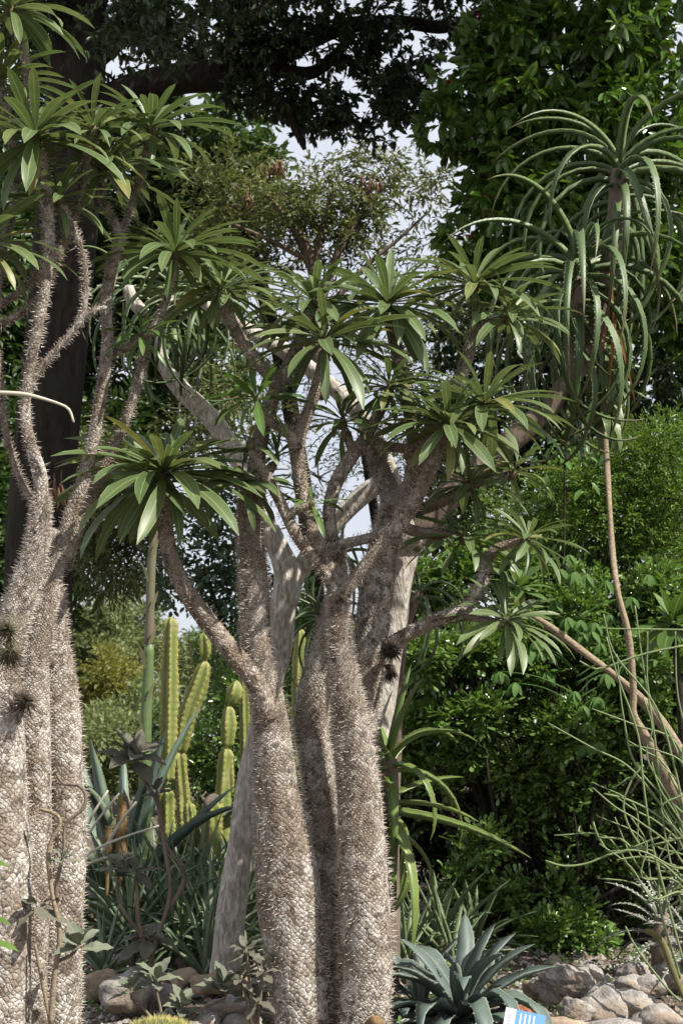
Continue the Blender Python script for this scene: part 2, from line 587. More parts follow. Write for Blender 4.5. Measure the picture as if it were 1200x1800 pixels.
# ------------------------------------------------------------------ leaf shapes
def strap(name, w, bend, nseg=7, prof='palm', fold=0.25, thick=0.0, teeth=0, tooth=0.02, p=1.2, side=0.0, wave=0.0, rise=0.0):
    s = np.linspace(0, 1, nseg + 1)
    ang = rise * (1 - s) - bend * s ** p
    sm = (ang[1:] + ang[:-1]) / 2
    cx = np.concatenate([[0], np.cumsum(np.cos(sm))]) / nseg
    cz = np.concatenate([[0], np.cumsum(np.sin(sm))]) / nseg
    cyy = side * s ** 2
    nx, nz = -np.sin(ang), np.cos(ang)
    if prof == 'palm':
        h = np.interp(s, [0, .15, .35, .55, .72, .86, .95, 1], [.22, .5, .82, .98, 1.0, .74, .36, .03])
        h[0] = 0.22
        h[-1] = 0.03
    elif prof == 'aloe':
        h = (1 - s) ** 0.62 * (0.85 + 0.3 * s)
        h[-1] = 0.015
    elif prof == 'agave':
        h = np.interp(s, [0, 0.12, 0.45, 0.75, 0.92, 1], [0.75, 0.62, 1.0, 0.8, 0.35, 0.01])
    elif prof == 'felt':
        h = np.interp(s, [0, .1, .25, .38, .5, .62, .75, .87, 1], [.07, .3, .88, .92, 1.0, .80, .68, .36, .03])
    elif prof == 'oval':
        h = np.sin(np.pi * s ** 0.85) ** 0.8
        h[0], h[-1] = 0.06, 0.03
    h = h * w / 2
    wv = wave * np.sin(s * 17)
    V, L = [], []
    k = 4 if thick else 3
    for i in range(nseg + 1):
        c = np.array((cx[i], cyy[i], cz[i]))
        n = np.array((nx[i], 0, nz[i]))
        yv = np.array((0, 1.0, 0))
        V += [c + yv * h[i] + n * (fold * h[i] + wv[i] * h[i]), c - n * 0.0, c - yv * h[i] + n * (fold * h[i] - wv[i] * h[i])]
        L += [(s[i], 1, .5), (s[i], 0, .5), (s[i], -1, .5)]
        if thick:
            V.append(c - n * thick * (h[i] / (w / 2)) ** 0.8)
            L.append((s[i], 0.5, .5))
    q = []
    for i in range(nseg):
        a, b = i * k, (i + 1) * k
        if thick:
            for j, j2 in ((0, 1), (1, 2), (2, 3), (3, 0)):
                q.append((a + j, a + j2, b + j2, b + j))
        else:
            q += [(a, a + 1, b + 1, b), (a + 1, a + 2, b + 2, b + 1)]
    V, L = np.array(V), np.array(L)
    q = np.array(q)[:, ::-1]
    tri = []
    if teeth:
        nv = len(V)
        ev, el = [], []
        for j in range(teeth):
            t = 0.05 + 0.85 * j / teeth
            i = min(int(t * nseg), nseg - 1)
            f = t * nseg - i
            for col in (0, 2):
                e = V[i * k + col] * (1 - f) + V[(i + 1) * k + col] * f
                d = unit(V[(i + 1) * k + col] - V[i * k + col])
                y = np.array((0, 1.0 if col == 0 else -1.0, 0))
                b0 = nv + len(ev)
                ev += [e - d * tooth * 0.45 - y * tooth * .2, e + d * tooth * 0.45 - y * tooth * .2, e + y * tooth + d * tooth * 0.3]
                el += [(t, 1, .5)] * 3
                tri.append((b0, b0 + 1, b0 + 2))
        V, L = np.vstack([V, ev]), np.vstack([L, el])
    return mk_mesh(name, V, [q] + ([np.array(tri)] if tri else []), L)


def basis(d, up, roll=0.0):
    d = unit(d)
    z = up - d * np.dot(up, d)
    z = unit(z)
    y = np.cross(z, d)
    if roll:
        z, y = z * math.cos(roll) + y * math.sin(roll), y * math.cos(roll) - z * math.sin(roll)
    return np.stack([d, y, z], 1)


def perp(a):
    a = unit(a)
    r = np.array((1.0, 0, 0)) if abs(a[0]) < 0.9 else np.array((0, 1.0, 0))
    u = unit(np.cross(a, r))
    return u, np.cross(a, u)


PALM = {}
for key, wd in (('n', 0.128), ('w', 0.142)):
    PALM[key] = [strap('palm_leaf', wd, b, 8, 'palm', f, side=sd, p=1.5) for b, f, sd in
                 ((0.45, .34, .02), (0.6, .30, .05), (0.75, .28, -.05), (0.85, .26, .04), (0.8, .24, -.04))]
ALOE_L = [strap('aloe_leaf', w, b, 12, 'aloe', 0.75, 0.012, teeth=24, tooth=0.0065, p=pp, side=sd) for w, b, pp, sd in
          ((.058, 1.8, .9, 0.02), (.056, 2.3, .85, -.03), (.054, 2.7, .8, .03), (.052, 2.95, .75, -.02))]
ALOE_W = [strap('aloe_leaf', w, b, 10, 'aloe', 0.5, 0.03, teeth=14, tooth=0.010, p=pp, side=sd) for w, b, pp, sd in
          ((.115, .5, 1.0, 0.02), (.105, 1.5, 1.0, -.03), (.10, 2.1, .95, .03), (.10, 2.6, .9, -.02))]
ALOE_S = [strap('aloe_leaf', w, b, 8, 'aloe', 0.4, 0.045, teeth=9, tooth=0.016, p=1.2, side=sd) for w, b, sd in
          ((.10, .15, .02), (.09, .5, -.04), (.085, .9, .05), (.08, 1.4, -.03))]
ALOE_T = [strap('aloe_leaf', w, b, 8, 'aloe', 0.4, 0.03, teeth=7, tooth=0.010, p=1.2, side=sd) for w, b, sd in
          ((.07, .25, .04), (.062, .7, -.06), (.058, 1.2, .07), (.055, 1.7, -.05))]
AGAVE = [strap('agave_leaf', w, b, 12, 'agave', 0.35, 0.035, teeth=12, tooth=0.012, p=pp, wave=wv, side=sd) for w, b, pp, wv, sd in
         ((.17, .7, 1.5, .12, .05), (.17, 1.5, 2.0, .25, .10), (.16, 2.4, 2.2, .3, -.10), (.16, 3.6, 2.6, .3, .06))]
AGAVE_T = [strap('agave_leaf', w, b, 9, 'aloe', 0.35, 0.03, teeth=8, tooth=0.01, side=sd) for w, b, sd in
           ((.13, .1, 0), (.13, .45, .03), (.12, .9, -.03))]
FELT = [strap('felt_leaf', w, b, 9, 'felt', 0.3, 0, wave=.16, side=sd) for w, b, sd in ((.50, .4, .03), (.48, .8, -.04), (.52, .1, .02))]
OVAL = [strap('oval_leaf', w, b, 6, 'oval', 0.2, 0, side=sd) for w, b, sd in ((.36, .3, .02), (.33, .7, -.03), (.4, .5, .03))]
DYCK = [strap('silver_leaf', .10, b, 8, 'aloe', 0.3, 0.03, teeth=11, tooth=0.035) for b in (.5, 1.0, 1.6)]
THIN = [strap('thin_leaf', .045, b, 6, 'aloe', 0.2, 0) for b in (.2, .7, 1.3)]
LONGD = [strap('long_leaf', .17, b, 9, 'oval', 0.18, 0, wave=.35) for b in (.6, 1.0, 1.4)]


def spikes(P, D, ln, r0):
    """three-sided thorns: P base, D direction (N,3), ln lengths"""
    P, D = np.asarray(P), unit(D)
    n = len(P)
    ref = np.where(np.abs(D[:, :1]) < 0.9, np.array([[1.0, 0, 0]]), np.array([[0, 1.0, 0]]))
    u = unit(np.cross(D, ref))
    w = np.cross(D, u)
    r0 = np.broadcast_to(np.asarray(r0, float), (n,))[:, None]
    V = np.empty((n, 4, 3))
    for k in range(3):
        a = 2 * np.pi * k / 3
        V[:, k] = P + r0 * (math.cos(a) * u + math.sin(a) * w)
    V[:, 3] = P + D * np.asarray(ln)[:, None]
    b = np.arange(n)[:, None] * 4
    f = np.concatenate([b + np.array([[0, 1, 3]]), b + np.array([[1, 2, 3]]), b + np.array([[2, 0, 3]])])
    return V.reshape(-1, 3), [f]


# ------------------------------------------------------------------ spiny palms
def palm_stem(plant, pts, Y, ncol, spine=0.03, age=0.3, name='branch', nsp=2, seed=0, amp=0.10, age_end=None):
    rng = np.random.RandomState(seed)
    path, rad = px_path(pts, Y, 0.02)
    rad = rad * (0.92 if name == 'trunk' else 0.72)
    nsp = 1
    if name == 'trunk':
        ncol = int(ncol * 1.25)
    else:
        ncol = max(7, int(ncol * .8))
    cell = 2 * np.pi * rad / ncol
    h = float(np.clip(np.median(cell) / 3.4, 0.0085, 0.015))
    ds = np.r_[0, np.cumsum(np.linalg.norm(np.diff(path, axis=0), axis=1))]
    m = max(6, int(ds[-1] / h))
    si = np.linspace(0, ds[-1], m)
    path = np.stack([np.interp(si, ds, path[:, k]) for k in range(3)], -1)
    ker = np.ones(9) / 9
    for k in range(3):
        ext = np.r_[np.full(4, path[0, k]), path[:, k], np.full(4, path[-1, k])]
        path[4:-4, k] = np.convolve(ext, ker, 'valid')[4:-4]
    rad = np.interp(si, ds, rad)
    cell = 2 * np.pi * rad / ncol
    vv = np.cumsum((si[1] - si[0]) / cell)
    T, N, B = frames(path)
    ns = 3 * ncol if name == 'trunk' else 4 * ncol
    th = np.linspace(0, 2 * np.pi, ns + 1)
    U = (th / (2 * np.pi) * ncol)[None, :] + 0 * vv[:, None]
    Vv = vv[:, None] + 0.45 * np.sin(th * 2 + si[:, None] * 7 + seed) + 0.22 * np.sin(th * 5 - si[:, None] * 15)
    a, b = U + Vv, U - Vv
    d = np.maximum(np.abs(a % 1 - .5), np.abs(b % 1 - .5)) * 2
    lumps = 1 + 0.045 * np.sin(2 * th + si[:, None] * 5 + seed) + 0.035 * np.sin(3 * th - si[:, None] * 8 + seed * 2)
    r = rad[:, None] * lumps + (1 - d ** 2.5) * amp * cell[:, None] - 0.3 * amp * cell[:, None]
    endt = np.clip((si[-1] - si) / (rad[-1] * 1.2 + 1e-6), 0, 1)
    r = r * np.sqrt(1 - (1 - endt[:, None]) ** 2 * 0.85)
    rd = np.cos(th)[None, :, None] * N[:, None] + np.sin(th)[None, :, None] * B[:, None]
    V = (path[:, None] + r[..., None] * rd)
    i, j = np.meshgrid(np.arange(m - 1), np.arange(ns), indexing='ij')
    w = ns + 1
    q = np.stack([i * w + j, i * w + j + 1, (i + 1) * w + j + 1, (i + 1) * w + j], -1).reshape(-1, 4)
    ages = np.linspace(age, age_end if age_end is not None else age, m)[:, None] + 0 * U
    lc = np.stack([a, b, ages], -1).reshape(-1, 3)
    Vf = V.reshape(-1, 3)
    c0 = len(Vf)
    Vf = np.vstack([Vf, path[-1:] + T[-1] * 0.004])
    lc = np.vstack([lc, (0.5, 0.5, age)])
    jj = np.arange(ns)
    capf = np.stack([(m - 1) * w + jj, (m - 1) * w + jj + 1, np.full(ns, c0)], -1)
    org = path[0]
    o = part(name, mk_mesh(name, Vf - org, [q, capf], lc), M['palm_bark'], plant, org)
    # thorns, one small group on each tubercle
    ks = np.arange(int(vv[0] * 2) + 1, int(vv[-1] * 2))
    if len(ks) == 0:
        return o
    K, Mi = np.meshgrid(ks, np.arange(ncol), indexing='ij')
    u = (Mi + np.where(K % 2 == 0, 0.5, 0.0)).ravel()
    v0 = (K / 2).ravel()
    ang = u / ncol * 2 * np.pi
    fi = np.interp(v0, vv, np.arange(m))
    ii = np.clip(fi.astype(int), 0, m - 1)
    vsh = 0.45 * np.sin(ang * 2 + si[ii] * 7 + seed) + 0.22 * np.sin(ang * 5 - si[ii] * 15)
    fi = np.interp(v0 - vsh, vv, np.arange(m))
    ii = np.clip(fi.astype(int), 0, m - 1)
    rdir = np.cos(ang)[:, None] * N[ii] + np.sin(ang)[:, None] * B[ii]
    base = path[ii] + rdir * (rad[ii] * 1.0 + 0.4 * amp * cell[ii])[:, None]
    keep = rng.rand(len(u)) < (0.7 if name == 'trunk' else 0.68)
    base, rdir, ii = base[keep], rdir[keep], ii[keep]
    PP, DD = [], []
    for s in range(nsp):
        PP.append(base + rng.normal(0, .003, base.shape))
        DD.append(rdir + T[ii] * rng.uniform(-0.25, 0.55, (len(ii), 1)) + rng.normal(0, .28, base.shape))
    PP, DD = np.concatenate(PP), np.concatenate(DD)
    sv, sf = spikes(PP, DD, spine * rng.uniform(0.5, 1.25, len(PP)), 0.0023)
    part('spines', mk_mesh('spines', sv - org, sf, None, False), M['spine'] if age > .55 else M['spine_brown'], o, org, kind='stuff')
    return o


_bud = Acc()
_rg = np.random.RandomState(5)
_p = np.array([(0, 0, -.05), (0, 0, -.02), (0, 0, .01), (0, 0, .04)])
_bud.add(*tube(_p, [.026, .034, .028, .008], 10))
_k = 30
_d = unit(np.c_[_rg.normal(0, 1, (_k, 2)), _rg.uniform(.2, 1.4, _k)])
_bud.add(*spikes(_d * .022 + np.array((0, 0, -.01)), _d, _rg.uniform(.02, .05, _k), .003))
BUD = _bud.mesh('rosette')


def rosette(plant, x, y, Y, r_px, n=24, tilt=(0, 0), seed=0, fresh=False, tmin=12, tmax=112, fill=1.0, wide='n'):
    rng = np.random.RandomState(seed + 100)
    c = at(x, y, Y)
    L = r_px * mpp(x, y, Y) * 1.36 * rng.uniform(.94, 1.06)
    n = int(n * 1.75)
    tmin += 18
    axis = unit(np.array((tilt[0], tilt[1] - 0.12, 1.0)))
    u, w = perp(axis)
    core = part('rosette', BUD, M['palm_bud'], plant, c, basis(unit(np.cross(axis, (0, 1, 0.001))) * 1.0, axis), 0.6 if fresh else 0.85)
    # keep children free of the core's turn: leaves are placed in the core's own frame
    inv = np.linalg.inv(np.array(core.matrix_basis)[:3, :3])
    mat = M['palm_leaf_fresh'] if fresh else M['palm_leaf']
    a0 = rng.uniform(0, 6.28)
    for i in range(n):
        t = (i + 0.5) / n
        az = a0 + i * 2.39996 + rng.normal(0, .10)
        th = R(tmin + (min(tmax, 98) - tmin) * (t / .86) ** 0.62 + rng.normal(0, 7)) if t < .86 else R(rng.uniform(100, tmax + 18))
        d = math.cos(th) * axis + math.sin(th) * (math.cos(az) * u + math.sin(az) * w)
        ln = L * (0.55 + 0.48 * math.sin(min(t * 2.0 + .2, 1.57))) * rng.uniform(0.86, 1.1)
        if t > .86:
            ln *= .72
        k = int(np.clip(t * 4.2 + rng.normal(0, .8), 0, 4))
        Bm = basis(d, axis if th < 2.6 else u, rng.normal(0, .22))
        o = bpy.data.objects.new('leaf', PALM[wide + ('f' if fresh else '')][k])
        C.objects.link(o)
        o.parent = core
        m4 = np.eye(4)
        m4[:3, :3] = inv @ (Bm * ln)
        m4[:3, 3] = inv @ (d * 0.018 + axis * (0.02 - 0.035 * t))
        o.matrix_basis = Matrix(m4.tolist())
    return core


for key in ('n', 'w'):
    PALM[key + 'f'] = [me.copy() for me in PALM[key]]
    for me in PALM[key]:
        me.materials.append(M['palm_leaf'])
    for me in PALM[key + 'f']:
        me.materials.append(M['palm_leaf_fresh'])

GP = 'spiny trunked palms in the garden bed'
PY = 9.0
A = thing('spiny_palm', 'spiny palm with swollen pale trunk and one long arm curving to a low rosette', 'tree', at(525, 1800, PY), GP)
palm_stem(A, [(530, 1830, 104), (528, 1740, 112), (512, 1600, 118), (498, 1480, 108), (488, 1380, 90), (480, 1290, 72), (466, 1215, 62), (452, 1140, 56), (448, 1050, 55), (443, 970, 50), (440, 900, 44), (446, 830, 38)], PY, 24, .034, .95, 'trunk', 2, 1, age_end=.45)
palm_stem(A, [(475, 1265, 50), (455, 1205, 50), (420, 1160, 45), (372, 1102, 44), (322, 1030, 42), (297, 965, 40), (288, 900, 38), (294, 850, 34)], PY - .06, 12, .032, .12, seed=2)
palm_stem(A, [(445, 850, 38), (458, 770, 38), (474, 710, 36), (486, 680, 30), (455, 640, 30), (420, 590, 30), (396, 545, 30), (390, 520, 28)], PY, 11, .034, .2, seed=3)
palm_stem(A, [(476, 705, 34), (500, 660, 34), (516, 622, 30), (535, 580, 26), (548, 545, 24)], PY + .05, 11, .034, .75, seed=4)
palm_stem(A, [(440, 900, 30), (436, 880, 30), (432, 862, 26)], PY - .03, 10, .032, .25, seed=5)
rosette(A, 288, 832, PY - .08, 158, 32, (.05, -.1), 1, tmin=22, tmax=106)
rosette(A, 262, 850, PY + .15, 135, 14, (-.35, .2), 2, tmin=35)
rosette(A, 390, 512, PY, 112, 24, (0, -.1), 3)
rosette(A, 550, 533, PY + .1, 108, 22, (.05, .1), 4)
rosette(A, 432, 852, PY - .03, 95, 16, (-.1, 0), 5, tmin=30, tmax=128)
palm_stem(A, [(448, 850, 30), (470, 830, 26), (484, 812, 22)], PY, 9, .03, .2, seed=6)
rosette(A, 486, 802, PY, 62, 10, (.1, -.1), 6, fresh=True, tmax=80)

Bp = thing('spiny_palm', 'spiny palm whose thick trunk narrows to a neck carrying many crossing thorny arms', 'tree', at(640, 1800, PY), GP)
palm_stem(Bp, [(640, 1830, 84), (641, 1740, 96), (643, 1650, 104), (639, 1550, 98), (633, 1450, 84), (627, 1360, 76), (613, 1250, 64), (602, 1170, 46), (595, 1100, 38), (594, 1040, 36)], PY - .1, 24, .034, .9, 'trunk', 2, 11, age_end=.3)
palm_stem(Bp, [(596, 1055, 30), (575, 1015, 27), (545, 975, 27), (520, 940, 28), (503, 905, 28), (482, 862, 26), (460, 825, 25), (440, 790, 23)], PY - .16, 10, .030, .12, seed=12)
palm_stem(Bp, [(505, 915, 24), (512, 900, 23), (530, 893, 21), (546, 889, 18)], PY - .17, 9, .028, .12, seed=13)
palm_stem(Bp, [(596, 1045, 30), (582, 1008, 30), (562, 965, 32), (541, 915, 32), (530, 860, 33), (524, 800, 32), (527, 765, 30), (546, 710, 30), (562, 660, 28), (570, 615, 26)], PY - .1, 11, .032, .2, seed=14)
palm_stem(Bp, [(524, 790, 28), (515, 770, 26), (492, 750, 25), (468, 734, 24), (454, 712, 22)], PY - .13, 10, .03, .15, seed=15)
palm_stem(Bp, [(598, 1050, 30), (625, 1015, 32), (662, 972, 34), (700, 925, 36), (728, 880, 37), (752, 832, 36), (772, 785, 32), (784, 758, 28)], PY - .18, 12, .034, .14, seed=16)
palm_stem(Bp, [(696, 930, 26), (705, 880, 24), (728, 820, 25), (760, 770, 25), (800, 735, 24), (845, 720, 24)], PY - .02, 11, .034, .16, seed=17)
rosette(Bp, 440, 780, PY - .15, 60, 8, (-.2, -.1), 11, tmin=25, tmax=120)
rosette(Bp, 548, 886, PY - .18, 62, 5, (.1, -.3), 12, fresh=True, tmin=45, tmax=95)
rosette(Bp, 571, 600, PY - .1, 118, 27, (0, -.12), 13)
rosette(Bp, 452, 702, PY - .14, 92, 15, (-.12, -.1), 14, fresh=True, tmin=8, tmax=105)
rosette(Bp, 786, 747, PY - .2, 112, 26, (.05, -.15), 15, wide='w')
rosette(Bp, 850, 712, PY, 125, 26, (.08, 0), 16)

Dp = thing('spiny_palm', 'spiny palm with dark middle trunk squeezed between two thicker pale trunks', 'tree', at(578, 1800, PY + .15), GP)
palm_stem(Dp, [(580, 1830, 70), (576, 1740, 76), (572, 1600, 78), (566, 1450, 72), (556, 1340, 64), (547, 1270, 62), (556, 1200, 62), (575, 1130, 52), (592, 1070, 42), (594, 1010, 38), (582, 940, 34)], PY + .17, 20, .034, .7, 'trunk', 2, 21, age_end=.6)
palm_stem(Dp, [(584, 950, 30), (578, 900, 30), (590, 850, 32), (612, 812, 32), (636, 778, 30), (655, 745, 28), (676, 705, 26), (684, 690, 24)], PY + .1, 10, .034, .55, seed=22)
palm_stem(Dp, [(630, 788, 24), (655, 783, 23), (690, 786, 23), (722, 788, 22), (745, 770, 20), (760, 735, 20)], PY + .08, 9, .03, .1, seed=23)
palm_stem(Dp, [(575, 968, 24), (600, 958, 24), (640, 948, 24), (680, 935, 24), (705, 915, 22)], PY - .02, 9, .03, .6, seed=24)
palm_stem(Dp, [(622, 798, 22), (612, 775, 20), (604, 750, 18)], PY + .14, 8, .03, .2, seed=25)
rosette(Dp, 684, 683, PY + .05, 82, 22, (0, -.1), 21)
rosette(Dp, 602, 742, PY + .15, 82, 16, (-.05, .1), 22, tmin=20, tmax=125)
rosette(Dp, 762, 728, PY + .1, 80, 14, (0, 0), 23)

Ep = thing('spiny_palm', 'spiny palm leaning behind the others with scaly pale trunk and side arms over the shrub', 'tree', at(620, 1790, PY + .32), GP)
palm_stem(Ep, [(610, 1815, 60), (614, 1650, 62), (624, 1450, 62), (636, 1280, 58), (646, 1180, 58), (655, 1090, 62), (664, 1020, 62), (676, 950, 56), (688, 890, 48), (678, 850, 38), (660, 800, 32), (668, 770, 28)], PY + .36, 18, .034, .9, 'trunk', 2, 31, age_end=.7)
palm_stem(Ep, [(680, 900, 30), (712, 860, 28), (726, 800, 29), (722, 740, 30), (714, 690, 32), (704, 640, 32), (692, 595, 30), (684, 555, 28)], PY + .2, 11, .032, .13, seed=32)
palm_stem(Ep, [(690, 890, 30), (740, 830, 27), (778, 750, 27), (802, 690, 28), (820, 630, 30), (833, 575, 30), (834, 520, 28)], PY + .34, 11, .032, .1, seed=33)
palm_stem(Ep, [(828, 592, 24), (845, 578, 23), (868, 568, 22), (886, 562, 20)], PY + .32, 9, .03, .08, seed=34)
palm_stem(Ep, [(640, 1165, 34, 9.4), (668, 1146, 36, 9.36), (700, 1124, 34), (740, 1103, 32), (780, 1085, 30), (812, 1072, 32), (838, 1040, 32), (852, 1000, 30), (858, 968, 28)], PY + .28, 11, .030, .75, seed=35)
palm_stem(Ep, [(856, 985, 24), (868, 966, 23), (895, 955, 22), (918, 950, 20)], PY + .25, 9, .03, .1, seed=36)
palm_stem(Ep, [(808, 1075, 26), (830, 1082, 24), (858, 1093, 22), (880, 1094, 20)], PY + .22, 9, .03, .25, seed=37)
palm_stem(Ep, [(690, 920, 30), (735, 935, 28), (775, 940, 26), (808, 945, 24)], PY + .3, 10, .03, .1, seed=38)
palm_stem(Ep, [(712, 905, 32), (755, 890, 30), (795, 872, 28), (822, 855, 26), (850, 845, 22), (895, 833, 20)], PY + .42, 10, .03, .2, seed=39)
rosette(Ep, 682, 535, PY + .2, 118, 30, (0, -.12), 31, wide='w')
rosette(Ep, 834, 500, PY + .34, 110, 22, (-.02, 0), 32)
rosette(Ep, 893, 558, PY + .3, 92, 20, (.22, -.1), 33)
rosette(Ep, 825, 850, PY + .4, 85, 18, (0, 0), 34)
rosette(Ep, 900, 830, PY + .42, 66, 14, (.05, 0), 35)
rosette(Ep, 815, 945, PY + .28, 92, 18, (.1, -.2), 36, tmin=30, tmax=135)
rosette(Ep, 925, 948, PY + .24, 78, 18, (.4, -.1), 37, tmin=20, tmax=125)
rosette(Ep, 888, 1092, PY + .2, 92, 22, (.25, -.45), 38, tmin=20, tmax=120)

# left-hand palms
LY = 8.25
Fp = thing('spiny_palm', 'tall spiny palm with mossy pale trunk and a thin twisting stem beside the dark tree', 'tree', at(5, 1840, LY), GP)
palm_stem(Fp, [(-6, 1870, 120), (0, 1700, 118), (4, 1500, 112), (0, 1330, 92), (2, 1220, 76), (16, 1120, 62), (40, 1040, 54), (62, 970, 44), (72, 900, 34), (72, 870, 28)], LY, 20, .030, .9, 'trunk', 2, 41, age_end=.7)
palm_stem(Fp, [(68, 930, 34), (73, 880, 34), (70, 830, 33), (55, 785, 28), (45, 735, 25), (48, 680, 25), (60, 610, 28), (74, 540, 27), (84, 470, 26), (86, 400, 28), (80, 330, 28), (70, 262, 26)], LY - .01, 11, .028, .75, seed=411, age_end=.5)
palm_stem(Fp, [(50, 690, 16), (66, 655, 16), (95, 620, 16), (128, 583, 16), (146, 555, 16), (150, 520, 15), (150, 470, 15), (140, 430, 13), (122, 385, 12), (108, 360, 12)], LY + .02, 9, .027, .85, seed=42)
palm_stem(Fp, [(140, 566, 13), (160, 548, 13), (188, 540, 12)], LY + .026, 8, .026, .85, seed=43)
palm_stem(Fp, [(78, 520, 18), (45, 545, 16), (0, 572, 16), (-30, 590, 16)], LY + .06, 9, .027, .85, seed=44)
palm_stem(Fp, [(80, 470, 18), (50, 500, 16), (20, 525, 16), (-20, 548, 16)], LY + .1, 9, .027, .6, seed=45)
palm_stem(Fp, [(72, 300, 18), (62, 235, 16), (58, 185, 15), (46, 110, 15), (30, 50, 15), (22, 22, 13)], LY + .08, 9, .026, .2, seed=46)
palm_stem(Fp, [(72, 905, 26), (40, 850, 16), (22, 800, 15), (8, 745, 15), (2, 690, 13), (-6, 600, 13)], LY + .08, 9, .026, .4, seed=47)
palm_stem(Fp, [(85, 495, 22), (105, 445, 21), (130, 390, 19), (146, 320, 18), (158, 260, 16), (164, 228, 15)], LY + .12, 9, .026, .25, seed=48)
palm_stem(Fp, [(-14, 620, 19), (0, 480, 18), (10, 420, 18), (28, 340, 19), (26, 290, 18), (10, 180, 16), (2, 150, 15)], LY + .2, 9, .027, .5, seed=49)
rosette(Fp, 64, 243, LY, 135, 26, (0, -.1), 41, wide='w')
rosette(Fp, 20, 15, LY + .08, 112, 22, (0, 0), 42, wide='w')
rosette(Fp, 0, 142, LY + .2, 95, 22, (-.1, .1), 43)
rosette(Fp, 106, 352, LY + .05, 90, 18, (.1, .1), 44)
rosette(Fp, 164, 226, LY + .15, 95, 18, (0, .1), 45)
rosette(Fp, -28, 430, LY - .1, 118, 20, (0, -.1), 46, wide='w')

Gp = thing('spiny_palm', 'spiny palm with bottle-shaped trunk beside the cacti and two slim forked stems rising far above', 'tree', at(110, 1800, LY + .4), GP)
GY_ = LY + .4
palm_stem(Gp, [(108, 1840, 76), (108, 1650, 80), (112, 1500, 82), (114, 1380, 78), (110, 1260, 68), (103, 1160, 52), (98, 1080, 38), (99, 1030, 30)], GY_, 18, .030, .95, 'trunk', 2, 51, age_end=.7)
palm_stem(Gp, [(98, 1090, 36), (100, 1010, 34), (110, 950, 33), (128, 895, 33), (146, 850, 33), (162, 790, 32), (174, 720, 31), (184, 650, 30), (190, 590, 27), (187, 540, 25), (192, 490, 26), (203, 450, 26), (214, 412, 24)], GY_ - .02, 11, .028, .45, seed=511, age_end=.35)
palm_stem(Gp, [(212, 420, 19), (228, 372, 18), (245, 320, 18), (258, 265, 16), (264, 235, 15)], GY_, 9, .026, .3, seed=52)
palm_stem(Gp, [(212, 418, 18), (203, 392, 18), (188, 368, 16), (178, 335, 15), (180, 305, 13)], GY_ - .05, 9, .026, .25, seed=53)
palm_stem(Gp, [(190, 625, 18), (215, 615, 18), (248, 598, 18), (272, 572, 18), (290, 535, 18), (302, 490, 18), (308, 455, 15)], GY_ + .026, 9, .026, .3, seed=54)
palm_stem(Gp, [(112, 1000, 40), (130, 940, 38), (160, 870, 27), (190, 810, 24), (215, 755, 21), (235, 700, 21), (248, 650, 19), (258, 605, 18)], GY_ + .14, 11, .027, .5, seed=55)
palm_stem(Gp, [(50, 1800, 70), (56, 1650, 70), (58, 1480, 72), (56, 1330, 72), (58, 1220, 66), (66, 1130, 56), (78, 1050, 48), (88, 985, 38), (96, 930, 36)], GY_ - .12, 18, .027, .9, 'trunk', 2, 56, age_end=.6)
rosette(Gp, 265, 228, GY_, 104, 22, (.05, -.05), 51)
rosette(Gp, 180, 300, GY_ - .05, 116, 22, (0, -.15), 52, wide='w')
rosette(Gp, 309, 445, GY_ + .026, 122, 28, (.02, 0), 53)
rosette(Gp, 248, 590, GY_ + .02, 66, 14, (-.1, -.1), 54, fresh=True)
palm_stem(Gp, [(262, 592, 13), (255, 595, 12), (248, 598, 10)], GY_ + .02, 8, .02, .3, seed=57)

print('palms', len(bpy.data.objects))
#@@BACKGROUND
# ------------------------------------------------------------------ foliage
def leaf_cloud(P, D, Nn, size, w, kind, rng, rnd=None):
    """many small folded leaves: base points, directions, normals, lengths"""
    D = unit(D)
    Nn = unit(Nn - D * np.sum(Nn * D, 1, keepdims=True))
    S = np.cross(Nn, D)
    n = len(P)
    if kind == 'diamond':
        t = np.array([(0, 0, 0), (.48, -.5, .10), (1, 0, -.06), (.48, .5, .10)])
        fs = [np.array([(0, 1, 2), (0, 2, 3)])]
    elif kind == 'oval':
        t = np.array([(0, 0, 0), (.28, -.42, .09), (.68, -.44, .05), (1, 0, -.10), (.68, .44, .05), (.28, .42, .09)])
        fs = [np.array([(0, 1, 2, 3), (0, 3, 4, 5)])]
    else:                       # round tip
        t = np.array([(0, 0, 0), (.45, -.36, .08), (.85, -.42, .04), (1, 0, -.02), (.85, .42, .04), (.45, .36, .08)])
        fs = [np.array([(0, 1, 2, 3), (0, 3, 4, 5)])]
    k = len(t)
    sz = np.asarray(size)[:, None, None]
    V = P[:, None] + sz * (t[None, :, 0:1] * D[:, None] + w * t[None, :, 1:2] * S[:, None] + t[None, :, 2:3] * Nn[:, None])
    if rnd is None:
        rnd = rng.rand(n)
    lc = np.stack([np.tile(t[:, 0], n), np.tile(t[:, 1] * 2, n), np.repeat(rnd, k)], -1)
    b = (np.arange(n) * k)[:, None, None]
    return V.reshape(-1, 3), [(f[None] + b).reshape(-1, f.shape[1]) for f in fs], lc


def blob_points(b, n, rng, shell=2.2):
    """b = (x, y, Y, rx_px, ry_px, depth_m)"""
    c = at(b[0], b[1], b[2])
    s = mpp(b[0], b[1], b[2])
    d = unit(rng.normal(0, 1, (n, 3)))
    f = rng.normal(0, 1, (5, 3)) * 2.2
    lum = 0.86 + 0.09 * sum(np.sin(d @ f[i] * (1 + .5 * i) + i) for i in range(5))
    rho = rng.rand(n) ** (1 / shell) * np.clip(lum, .5, 1.2)
    return c + d * rho[:, None] * np.array((b[3] * s, b[5], b[4] * s)), d


